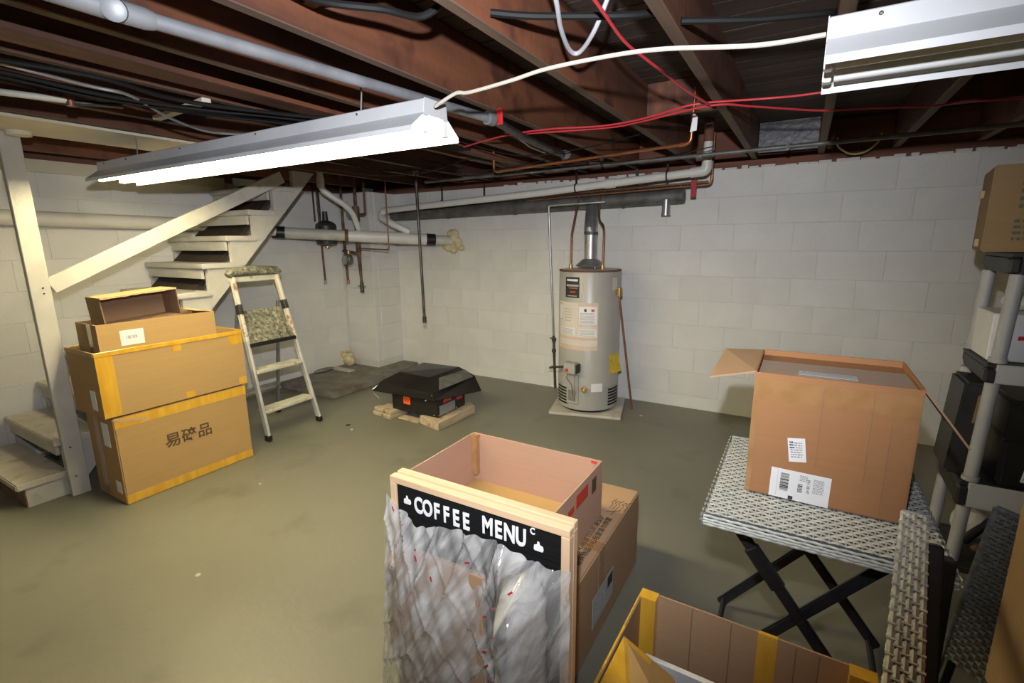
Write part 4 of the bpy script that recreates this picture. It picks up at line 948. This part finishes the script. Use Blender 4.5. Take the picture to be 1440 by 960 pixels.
for x, z in ((-.900, .722), (-.483, .716)):
    b = B(); b.prism([(x - .012, z), (x + .010, z), (x + .013, z + .006), (x + .011, z + .015), (x + .003, z + .017), (x + .001, z + .025), (x - .004, z + .026), (x - .005, z + .018), (x - .013, z + .014), (x - .014, z + .004)], fy - .0012, fy + .001, 'y')
    b.obj('thumb_icon', 'letter', mb, bev=.0008)
# film wrap
def film_top(u): # height of upper film edge along the board
    P = [(0, .745), (.05, .722), (.12, .706), (.20, .674), (.30, .694), (.42, .706), (.55, .712), (.66, .716), (.75, .700), (.84, .700), (.93, .692), (1.0, .70)]
    for (a, za), (b_, zb_) in zip(P, P[1:]):
        if a <= u <= b_: return za + (zb_ - za) * (u - a) / (b_ - a)
    return P[-1][1]
rr = random.Random(11)
vs = []; fs = []; NU, NV = 130, 100
ph = [rr.uniform(0, 6.28) for _ in range(12)]
for j in range(NV + 1):
    v = j / NV
    for i in range(NU + 1):
        u = i / NU; zt_ = film_top(u) + .003 * math.sin(u * 60); z = zt_ + (0.0 - zt_ + .03) * v
        x = (bx0 - .012) + (bx1 - bx0 + .018) * u - .075 * v * (1 - u) ** 2.5
        d = .004
        d += (.06 * math.sin(min(v * 2.2, 1) * PI / 2)) * math.exp(-((u - .30) / .25) ** 2)
        d += (.155 * math.sin(min(v * 7.0, 1) * PI / 2)) * math.exp(-((u - .835) / .125) ** 2)
        d *= min(1, u * 9) * min(1, (1 - u) * 9)
        r1 = math.sin(9.5 * (u * 1.9 + v * 1.1) + 1.5 * math.sin(4 * v + ph[4]) + ph[5]); r2 = math.sin(13 * (u * 1.6 - v * .8) + 1.3 * math.sin(5 * u + ph[6]))
        d += .007 * max(0, 1 - abs(r1) * 5) + .005 * max(0, 1 - abs(r2) * 5)
        d += .0035 * math.sin(38 * u + 16 * v + ph[0]) * math.sin(9 * v + ph[1]) + .0022 * math.sin(80 * u - 30 * v + ph[2]) + .0018 * math.sin(55 * v + 20 * u + ph[3])
        vs.append((x, by - .004 - max(d, .0), z))
for j in range(NV):
    for i in range(NU):
        k = j * (NU + 1) + i; fs.append((k, k + 1, k + NU + 2, k + NU + 1))
fm = B().add(vs, fs).obj('stretch_film', 'film', origin=(-.68, .91, .35), smooth=True)
tag(fm, 'crinkled clear plastic film with red print wrapped round the menu board', 'plastic film')
b = B(); rr = random.Random(21)
for u, z in ((.05, .71), (.13, .675), (.22, .62), (.23, .60), (.34, .575), (.62, .60), (.64, .53), (.60, .50), (.66, .46), (.68, .44), (.60, .40), (.62, .36), (.62, .30), (.60, .25), (.57, .20), (.80, .655), (.50, .63)):
    i = int(u * NU); best = min(range(NV + 1), key=lambda j: abs(vs[j * (NU + 1) + i][2] - z)); p = vs[best * (NU + 1) + i]
    q = (p[0] + rr.uniform(.010, .022), p[1] - .002, p[2] + rr.uniform(.004, .012)) if u > .4 else (p[0] + .004, p[1] - .002, p[2] - rr.uniform(.012, .022))
    b.beam((p[0], p[1] - .002, p[2]), q, .001, .005)
b.obj('film_print', 'film_red', fm)
tag(B().lathe([(.043, 0), (.047, .02), (.047, .60), (.040, .628), (.02, .640)], 28, (-.488, .880, .02)).obj('wrapped_roll', 'grey_roll', origin=(-.47, .856, .02), smooth=True), 'silvery grey roll under the film in front of the menu board', 'roll')
tag(B(T(-.79, .905, .02) @ RX(-2)).box((-.145, -.016, 0), (.16, 0, .585)).obj('cardboard_sheet', 'card_tan', origin=(-.79, .9, .02), bev=.002), 'brown cardboard sheet under the film left of the grey roll', 'cardboard')

# ---- open carton at the bottom of the frame
tG, XG = open_box('cardboard_box', 'open carton with amber tape on its corners at the bottom edge', -.318, .78, 0, .232, 1.262, .452, 'card_tan', 'card_dark', rz=-1.5)
for (a, b_) in (((-.320, 1.225, .02), (-.272, 1.2635, .454)), ((-.320, 1.1, .425), (-.316, 1.225, .455)), ((-.320, .78, .41), (-.315, 1.1, .4545)), ((-.015, 1.253, .02), (.030, 1.2635, .4535)), ((.18, 1.225, .02), (.234, 1.2635, .4535)), ((-.320, .778, .02), (-.29, .784, .45))):
    B(XG).box(a, b_).obj('tape_strip', 'tape', tG)
B(XG).slab([(-.310, 1.07, .446), (-.310, .785, .448), (-.02, .785, .400), (-.185, 1.085, .372)], .005).obj('folded_flap', 'card_yellow', tG)
B(XG).slab([(-.308, 1.065, .4505), (-.308, .83, .4525), (-.215, .83, .438), (-.235, 1.07, .412)], .0015).obj('flap_tape', 'tape', tG)
for x in (-.18, -.08, .07, .12):
    B(XG).box((x, 1.2550, .21), (x + .0025, 1.2572, .448)).obj('crease', 'card_dark', tG)
B(XG).box((-.30, 1.252, .10), (.215, 1.2565, .20)).obj('taped_base_flap', 'tape', tG)
tag(B(XG).box((-.270, 1.130, .06), (.20, 1.145, .355)).obj('foam_sheet', 'paper', origin=(-.03, 1.09, .1), bev=.002), 'white foam sheet standing on edge inside the open bottom carton', 'foam sheet')
tag(B(XG).box((-.295, .82, .010), (.21, 1.06, .09)).obj('carton_filling', 'card_dark', origin=(0, .95, .01), bev=.004), 'flat brown cardboard piece in the bottom of the open carton', 'cardboard')

# ================================================================ WICKER TABLE
def weave_sheet(b, x0, x1, y0, y1, z, nx, ny, amp=.0024, w=.40, X=None):
    """over-under strands along x and stakes along y"""
    dx = (x1 - x0) / nx; dy = (y1 - y0) / ny
    for j in range(ny):
        yc = y0 + (j + .5) * dy; vs = []; fs = []
        n = nx * 2
        for i in range(n + 1):
            x = x0 + i * dx / 2
            h = amp * math.cos(PI * (i / 2 + j)) if i % 2 == 0 else 0
            c_ = math.cos(PI * (i / 2 + j)) if i % 2 == 0 else 0
            hh = dy * (.39 + .15 * c_)
            vs += [(x, yc - hh, z + h - .0006), (x, yc, z + h + .0010), (x, yc + hh, z + h - .0006)]
        for i in range(n):
            k = i * 3; fs += [(k, k + 3, k + 4, k + 1), (k + 1, k + 4, k + 5, k + 2)]
        b.add(vs, fs)
    for i in range(nx + 1):
        xc = x0 + i * dx if i else x0 + dx * .2
        if i == nx: xc = x1 - dx * .2
        vs = []; fs = []
        hh = dx * .11
        for j in range(ny + 1):
            y = y0 + j * dy
            vs += [(xc - hh, y, z - .0012), (xc + hh, y, z - .0012)]
        for j in range(ny):
            k = j * 2; fs.append((k, k + 1, k + 3, k + 2))
        b.add(vs, fs)
    return b
TX, TX2, TY, TY2, TZ = -.178, .380, 1.380, 2.028, .680
tb = thing('folding_table', 'folding table with pale grey wicker top and black crossed legs', 'table', (.1, 1.70, 0))
core = B().box((TX + .006, TY + .006, TZ - .030), (TX2 - .006, TY2 - .006, TZ - .004)).obj('tabletop_core', 'wicker_core', tb, bev=.006)
wv = weave_sheet(B(), TX + .004, TX2 - .004, TY + .004, TY2 - .004, TZ - .001, 31, 40)
# woven edges
def edge(b, p, q, out, n, rows=4, hgt=.034):
    p = Vector(p); q = Vector(q); out = Vector(out); d = (q - p) / n
    for r_ in range(rows):
        zc = -.003 - (r_ + .5) * hgt / rows; vs = []; fs = []
        bulge = .003 + .006 * math.sin(PI * (r_ + .5) / rows)
        hh = hgt / rows * .5
        for i in range(n * 2 + 1):
            c = p + d * (i / 2); h = .0016 * math.cos(PI * (i / 2 + r_)) if i % 2 == 0 else 0
            for s in (-1, 0, 1):
                vs.append(c + out * (bulge + h + (.0008 if s == 0 else -.001)) + Vector((0, 0, zc + s * hh)))
        for i in range(n * 2):
            k = i * 3; fs += [(k, k + 3, k + 4, k + 1), (k + 1, k + 4, k + 5, k + 2)]
        b.add(vs, fs)
edge(wv, (TX, TY, TZ), (TX2, TY, TZ), (0, -1, 0), 31); edge(wv, (TX, TY2, TZ), (TX2, TY2, TZ), (0, 1, 0), 31)
edge(wv, (TX, TY, TZ), (TX, TY2, TZ), (-1, 0, 0), 40); edge(wv, (TX2, TY, TZ), (TX2, TY2, TZ), (1, 0, 0), 40)
o = wv.obj('woven_top', 'wicker', tb, smooth=True); o['kind'] = 'stuff'
for (p, q) in (((-.135, 1.50, .645), (.345, 1.50, .015)), ((.335, 1.535, .645), (-.160, 1.535, .015)), ((-.160, 1.90, .015), (.335, 1.90, .645)), ((-.135, 1.935, .645), (.355, 1.935, .015))):
    B().beam(p, q, .034, .017, up=(0, 1, 0)).obj('leg', 'black_metal', tb, bev=.005, seg=2)
for x, y0, y1 in ((-.145, 1.535, 1.90), (.33, 1.50, 1.935)):
    B().tube([(x, y0, .035), (x, y1, .035)], .010, 10).obj('foot_bar', 'black_metal', tb, smooth=True)
for x, y0, y1 in ((-.128, 1.50, 1.935), (.328, 1.535, 1.90)):
    B().tube([(x, y0, .636), (x, y1, .636)], .010, 10).obj('top_bar', 'black_metal', tb, smooth=True)
B().beam((-.055, 1.497, .54), (.03, 1.497, .43), .042, .024, up=(0, 1, 0)).obj('hinge_bracket', 'black_plastic', tb, bev=.004)
for y in (1.518, 1.918): B().tube([(.1, y - .03, .34), (.1, y + .03, .34)], .009, 10).obj('pivot_bolt', 'black_metal', tb, smooth=True)

# ---- big carton on the table
BX0, BX1, BY0, BY1, BZ0, BZ1 = -.090, .303, 1.565, 1.895, .684, 1.068
bb = thing('cardboard_box', 'big orange-brown carton with open end flaps on the wicker table', 'box', (.1, 1.73, BZ0))
B().box((BX0, BY0, BZ0), (BX1, BY1, BZ1 - .020)).obj('carton_body', 'card_orange', bb, bev=.005, seg=2)
for nm, a, c_ in (('rim_wall', (BX0, BY1 - .006, BZ1 - .022), (BX1, BY1, BZ1)), ('rim_wall', (BX0, BY0, BZ1 - .024), (BX1, BY0 + .005, BZ1 - .004)), ('rim_wall', (BX0, BY0 + .006, BZ1 - .024), (BX0 + .005, BY1 - .007, BZ1 - .002)), ('rim_wall', (BX1 - .005, BY0 + .006, BZ1 - .024), (BX1, BY1 - .007, BZ1 - .002))):
    B().box(a, c_).obj(nm, 'card_orange', bb, bev=.001)
B().box((BX0 + .006, BY0 + .005, BZ1 - .022), (BX1 - .006, BY0 + .21, BZ1 - .012)).obj('top_flap', 'tape_clear', bb, bev=.002)
B().box((BX0 + .006, BY0 + .213, BZ1 - .024), (BX1 - .006, BY1 - .008, BZ1 - .018)).obj('top_flap', 'card_orange', bb, bev=.002)
B().slab([(.02, BY0 + .055, BZ1 - .0105), (.165, BY0 + .055, BZ1 - .0105), (.165, BY0 + .105, BZ1 - .0105), (.02, BY0 + .105, BZ1 - .0105)], .001).obj('top_label', 'paper_grey', bb)
b = B(); bars(b, (.03, BY0 + .065, BZ1 - .0098), (1, 0, 0), (0, 1, 0), .12, .03, 2, .004, seed=5); b.obj('top_label_print', 'ink_grey', bb)
B().slab([(BX0 + .001, BY0 + .005, BZ1 - .004), (BX0 + .001, BY1 - .005, BZ1 - .004), (BX0 - .120, BY1 - .005, BZ1 - .012), (BX0 - .128, BY0 + .02, BZ1 - .042)], .005).obj('flap', 'card_tan', bb)
B().slab([(BX1 - .001, BY0 + .005, BZ1 - .004), (BX1 - .001, BY1 - .005, BZ1 - .004), (BX1 + .105, BY1 - .01, BZ1 - .150), (BX1 + .105, BY0 + .005, BZ1 - .145)], .005).obj('flap', 'card_tan', bb)
fy2 = BY0 - .0008
B().box((BX0 + .002, fy2, BZ1 - .085), (BX1 - .002, BY0, BZ1 - .022)).obj('tape_strip', 'tape_clear', bb)
B().box((BX0 + .0, fy2, BZ0 + .004), (BX0 + .014, BY0, BZ1 - .09)).obj('corner_tape', 'tape_clear', bb)
for x, z0, z1 in ((.085, .80, 1.04), (.20, .78, 1.04), (.245, .70, .96)):
    B().box((x, fy2 - .0004, z0), (x + .0014, fy2 + .0006, z1)).obj('crease', 'card_dark', bb)
s = 5
def lab(x0, z0, x1, z1, tilt, nm):
    XL = T(x0, fy2, z0) @ RY(tilt); w_, h_ = x1 - x0, z1 - z0
    return B(XL).box((0, -.0008, 0), (w_, 0, h_)).obj(nm, 'paper', bb), XL, w_, h_
o, XL, w_, h_ = lab(-.024, .688, .128, .780, 1.0, 'shipping_label')
def printed(parent, XL, x, z, w_, h_, rows, den, seed, vertical=False, m='ink_grey', nm='print'):
    b = B(XL); bars(b, (x, -.0010, z), (1, 0, 0), (0, 0, 1), w_, h_, rows, den, t=.0004, seed=seed, vertical=vertical); return b.obj(nm, m, parent)
b = B(XL); bars(b, (.026, -.001, .025), (0, 0, 1), (1, 0, 0), .055, .022, 1, .0012, t=-.0004, seed=1, vertical=True); b.obj('barcode', 'ink', o)
b = B(XL); bars(b, (.072, -.001, .030), (0, 0, 1), (1, 0, 0), .026, .012, 1, .0010, t=-.0004, seed=2, vertical=True); b.obj('barcode', 'ink', o)
printed(o, XL, .075, .065, .020, .02, 4, .003, 6); printed(o, XL, .110, .035, .026, .045, 9, .003, 7)
text('printed_number', 'PH 18147', .011, 'ink', XL @ Vector((.094, -.0012, .074)), (0, 0, -1), (1, 0, 0), o, depth=.0002)
B(XL).box((.051, -.0013, .001), (.063, -.0006, .012)).obj('label_square', 'ink', o)
B(XL).box((.018, -.0012, .004), (.0186, -.0006, .088)).obj('rule_line', 'ink_grey', o)
o, XL, w_, h_ = lab(.020, .806, .064, .878, -8, 'small_label')
printed(o, XL, .006, .012, .030, .05, 7, .004, 12)
printed(o, XL, .004, .040, .010, .025, 3, .002, 13, m='ink')

# ================================================================ FOLDED WICKER CHAIRS
ch = thing('folded_chair', 'folded chair with pale wicker-wrapped arm in front of the table', 'chair', (.27, 1.05, 0), 'folded wicker chairs')
p = Vector((.276, 1.345, .815)); q = Vector((.140, .50, .700)); dirv = (q - p); Lh = dirv.length; dirv.normalize()
sx = dirv.cross(Vector((0, 0, 1))).normalized(); uz = sx.cross(dirv)
core = B().beam(p, q, .044, .027).obj('arm_core', 'wicker_core', ch, bev=.008, seg=2)
b = B(); colw = .0102; ncol = 5; lenS = .036
def strand(b, s0, s1, a, out, t=.0055):
    """one raised strand along the arm; a(s) gives centre, out the outward axis"""
    vs = []; fs = []
    for i in range(5):
        k = i / 4; s_ = s0 + (s1 - s0) * k; hgt = t * math.sin(PI * (.02 + .96 * k)) - .0010
        c = p + dirv * s_
        for e in (-1, 0, 1):
            vs.append(c + a[0] + a[1] * (e * colw * .50) + out * (hgt + (.0012 if e == 0 else -.001)))
    for i in range(4):
        k = i * 3; fs += [(k, k + 3, k + 4, k + 1), (k + 1, k + 4, k + 5, k + 2)]
    b.add(vs, fs)
    if s1 - s0 > .02:
        c = p + dirv * s1 + a[0]; e1 = a[1] * (colw * .62)
        b.beam(c - e1 + out * .0022, c + e1 + out * .0022, .0045, .0035, up=out)
for c_ in range(-2, 3):
    s_ = -lenS * ((c_ % 3) / 3)
    while s_ < Lh:
        strand(b, max(s_, 0), min(s_ + lenS, Lh), (sx * (c_ * colw) + uz * .012, sx), uz)
        strand(b, max(s_, 0), min(s_ + lenS, Lh), (sx * (c_ * colw) - uz * .012, sx), -uz)
        s_ += lenS
for sd in (-1, 1):
    for r_ in (-.5, .5):
        s_ = -lenS * .4 * (r_ + 1)
        while s_ < Lh:
            strand(b, max(s_, 0), min(s_ + lenS, Lh), (uz * (r_ * colw) + sx * sd * .021, uz), sx * sd)
            s_ += lenS
b.add([p + sx * sx_ * .022 + uz * u_ * .014 - dirv * (.004) for sx_, u_ in ((-1, -1), (1, -1), (1, 1), (-1, 1))], [(0, 1, 2, 3)])
o = b.obj('arm_weave', 'wicker_arm', ch, smooth=True); o['kind'] = 'stuff'
B().beam((.335, 1.345, .735), (.335, 1.30, .02), .036, .05, up=(1, 0, 0)).obj('back_leg', 'black_metal', ch, bev=.004)
B().beam((.315, 1.33, .770), (.345, 1.12, .02), .022, .034, up=(1, 0, 0)).obj('front_leg', 'black_metal', ch, bev=.004)
B().beam((.225, .95, .745), (.345, .90, .02), .022, .034, up=(1, 0, 0)).obj('front_leg', 'black_metal', ch, bev=.004)
B().beam((.336, 1.30, .10), (.352, .90, .10), .02, .02).obj('side_rail', 'black_metal', ch, bev=.003)
B().sphere((.318, 1.318, .70), .005, 10, 6).obj('rivet', 'galv', ch, smooth=True)

c2 = thing('folded_chair', 'shaded grey wicker chair folded and leaning right of the table', 'chair', (.62, 1.7, 0), 'folded wicker chairs')
PA = Vector((.560, 1.80, .69)); PB = Vector((.430, 1.30, .10)); PU = Vector((.50, -.42, .0)).normalized()
# panel frame: origin top-left corner, u to the right/towards camera, v down
def panel(b, o0, ud, vd, wu, wv_, nu, nv, th=.02):
    n = ud.cross(vd).normalized()
    if n.dot(Vector((0, 0, 1.45)) - o0) < 0: n = -n
    Xp = Matrix(((ud.x, vd.x, n.x, o0.x), (ud.y, vd.y, n.y, o0.y), (ud.z, vd.z, n.z, o0.z), (0, 0, 0, 1)))
    return Xp
ud = Vector((.80, -.60, -.06)).normalized(); vd0 = Vector((-.06, -.12, -.99)).normalized(); nn = ud.cross(vd0).normalized(); vd = nn.cross(ud).normalized()
if vd.z > 0: vd = -vd
Xp = panel(None, Vector((.545, 1.80, .685)), ud, vd, .4, .5, 1, 1)
B(Xp).box((0, 0, -.012), (.42, .50, -.001)).obj('back_panel_core', 'wicker_core', c2)
wv2 = weave_sheet(B(Xp), 0, .42, 0, .50, .001, 30, 38)
o = wv2.obj('back_panel_weave', 'wicker_shaded', c2, smooth=True); o['kind'] = 'stuff'
B(Xp).tube([(0, 0, -.004), (.42, 0, -.004)], .009, 10).obj('panel_rail', 'wicker_shaded', c2, smooth=True)
B(Xp).tube([(0, 0, -.004), (0, .68, -.004)], .009, 10).obj('panel_rail', 'wicker_shaded', c2, smooth=True)
B(Xp).tube([(.42, 0, -.012), (.42, .68, -.012)], .011, 10).obj('leg', 'black_metal', c2, smooth=True)
B(Xp).tube([(.02, .45, -.024), (.02, .68, -.024)], .011, 10).obj('leg', 'black_metal', c2, smooth=True)

# ================================================================ RIGHT FOREGROUND CARTON
rc = thing('cardboard_box', 'brown carton with red printed side at the lower right edge', 'box', (.6, .93, .55))
B().box((.395, .62, .575), (.80, 1.20, 1.0)).obj('carton_body', 'card_old', rc, bev=.006, seg=2)
B().slab([(.3942, .70, .60), (.3942, 1.06, .60), (.3942, 1.02, .93), (.3942, .70, .93)], .001).obj('red_print', 'red_tag', rc)
bn = thing('storage_bin', 'black plastic bin with white rim below the lower right carton', 'bin', (.6, .93, 0))
B().box((.405, .63, 0), (.79, 1.17, .54)).obj('bin_body', 'black_plastic', bn, bev=.012, seg=2)
B().box((.395, .62, .54), (.80, 1.18, .572)).obj('bin_lid', 'black_plastic', bn, bev=.006)
B().beam((.392, 1.17, .53), (.388, .98, .45), .004, .022).obj('white_strip', 'paper', bn)

# ================================================================ SHELVING UNIT
sh = thing('shelving_unit', 'grey resin shelving unit with round posts at the right', 'shelf', (1.15, 2.85, 0))
lean = .028
def px_(x, z): return x + lean * (z - .1)
for i, (x, y) in enumerate(((.705, 2.69), (.690, 2.985), (1.60, 2.69), (1.60, 2.985))):
    for z0, z1 in ((.0, .30), (.415, .855), (.94, 1.30), (1.385, 1.80)):
        if z1 > 1.5: continue
        B().tube([(px_(x, z0), y, z0), (px_(x, z1), y, z1)], .0245, 20).obj('post', 'shelf_post', sh, smooth=True)
        B().tube([(px_(x, z0), y, z0), (px_(x, z0 + .018), y, z0 + .018)], .030, 20).obj('post_collar', 'shelf_post', sh, smooth=True)
for z0, z1 in ((.302, .413), (.857, .938), (1.300, 1.385)):
    x0 = px_(.67, z0)
    b = B().box((x0, 2.665, z1 - .02), (1.65, 3.02, z1)); b.obj('shelf_deck', 'shelf_dark', sh, bev=.004)
    b = B().box((x0 + .03, 2.652, z0), (1.65, 2.667, z1 - .001)); b.obj('front_edge', 'shelf_light' if z0 < 1.2 else 'shelf_dark', sh, bev=.003)
    b = B().prism([(2.70, z0), (2.98, z0 + .005), (3.02, z0 + .03), (3.02, z1 - .021), (2.668, z1 - .021), (2.668, z0 + .03)], x0 + .002, x0 + .03, 'x'); b.obj('end_edge', 'shelf_dark', sh, bev=.003)
    B().box((x0 + .03, 3.005, z0 + .02), (1.65, 3.02, z1 - .021)).obj('rear_edge', 'shelf_dark', sh)
    B().box((x0 - .006, 2.648, z0 + .002), (x0 + .030, 2.70, z1 - .0205)).obj('corner_socket', 'shelf_dark', sh, bev=.008)
B().box((.66, 2.63, .0), (1.66, 3.03, .03)).obj('base_tray', 'shelf_dark', sh, bev=.004)

# carton on the top shelf
ts = thing('cardboard_box', 'worn carton with faded green print on the top shelf', 'box', (.9, 2.82, 1.345))
XT = T(.88, 2.80, 1.387) @ RZ(-8)
B(XT).box((-.25, -.17, 0), (.35, .18, .330)).obj('carton_body', 'card_old', ts, bev=.006, seg=2)
B(XT).box((-.262, -.05, .02), (-.25, -.03, .05)).obj('torn_flap', 'card_edge', ts); B(XT).box((-.264, .05, .22), (-.25, .07, .25)).obj('torn_flap', 'card_edge', ts)
b = B(XT); bars(b, (-.165, -.1705, .16), (1, 0, 0), (0, 0, 1), .05, .17, 6, .02, seed=31, t=-.0 + .0005); b.obj('green_print', 'ink_green', ts)
b = B(XT); bars(b, (-.17, -.1705, .04), (1, 0, 0), (0, 0, 1), .035, .09, 4, .012, seed=32); b.obj('green_print', 'ink_green', ts)
B(XT).box((-.06, -.1712, .215), (-.02, -.170, .285)).obj('white_sticker', 'paper', ts); B(XT).box((-.02, -.1712, .195), (.06, -.170, .215)).obj('red_strip', 'red_tag', ts)
# white carton and odds and ends on the middle shelf
wc = thing('white_box', 'white carton with a red mark on the middle shelf', 'box', (.98, 2.84, .94))
B().box((.700, 2.724, .9395), (1.25, 2.950, 1.137)).obj('carton_body', 'paper', wc, bev=.004)
b = B(T(.90, 0, .975)); b.prism([(-.115, .055), (-.02, .068), (-.02, .086), (-.115, .072)], 2.7228, 2.7238, 'y'); b.prism([(-.08, .03), (-.06, .03), (-.05, .12), (-.07, .12)], 2.7226, 2.7238, 'y'); b.obj('red_mark', 'red', wc)
b = B(); rr = random.Random(4)
tag(B().sphere((.80, 2.86, 1.174), .05, 12, 8, (1.1, 1, .75)).obj('crumpled_paper', 'plastic_bag', origin=(.80, 2.86, 1.138), smooth=True), 'crumpled white paper on top of the white carton', 'paper')
tag(B().tube([(.86, 2.80, 1.15), (.88, 2.79, 1.185), (.90, 2.79, 1.16)], [.012, .018, .01], 10).obj('orange_ornament', 'copper_dull', origin=(.88, 2.8, 1.14), smooth=True), 'small orange-brown ornament beside the crumpled paper', 'ornament')
# black cases on the lower shelf
kc = thing('black_case', 'large black plastic case with white label on the lower shelf', 'case', (1.05, 2.83, .413))
B().box((.79, 2.672, .414), (1.45, 2.99, .79)).obj('case_body', 'black_plastic', kc, bev=.015, seg=2)
B().box((.785, 2.668, .62), (1.455, 2.994, .632)).obj('case_seam', 'rubber', kc, bev=.003)
sl = B(T(.86, 2.668, .45) @ RY(6)).box((0, -.001, 0), (.052, 0, .115)).obj('case_label', 'paper', kc)
b = B(T(.86, 2.667, .45) @ RY(6)); bars(b, (.006, -.0004, .01), (1, 0, 0), (0, 0, 1), .038, .095, 9, .006, seed=41); b.obj('label_print', 'ink_grey', sl)
k2 = thing('black_crate', 'black crate with tan edged opening on the shelf end', 'crate', (.74, 2.85, .36))
XK = T(.69, 2.865, .60) @ RY(3)
B(XK).box((-.050, -.142, -.185), (.055, .088, .235)).obj('crate_body', 'shelf_dark', k2, bev=.012, seg=2)
B(XK).slab([(.0, -.1435, .06), (.04, -.1435, .07), (.04, -.1435, .19), (.0, -.1435, .185)], .002).obj('tan_panel', 'card_old', k2)
# clutter on the base tray
tag(B().sphere((.80, 2.90, .12), .075, 14, 9, (1, .9, 1.05)).obj('plastic_bag', 'plastic_bag', origin=(.80, 2.90, .03), smooth=True), 'white plastic bag on the bottom tray of the shelving', 'bag')
tag(B().sphere((1.0, 2.85, .085), .09, 14, 9, (1.4, 1, .55)).obj('green_cloth', 'leaf_green', origin=(1.0, 2.85, .03), smooth=True), 'crumpled green cloth on the bottom tray of the shelving', 'cloth')
tag(B().sphere((.86, 2.76, .065), .06, 12, 8, (1.4, .8, .5)).obj('red_cloth', 'copper_dull', origin=(.86, 2.76, .03), smooth=True), 'crumpled reddish cloth on the front of the bottom tray', 'cloth')
tag(B().tube([(.76, 2.80, .07), (.85, 2.86, .16), (.95, 2.80, .15)], .02, 10).obj('black_hose', 'rubber', origin=(.76, 2.8, .04), smooth=True), 'coiled black hose on the bottom tray beside the bag', 'hose')
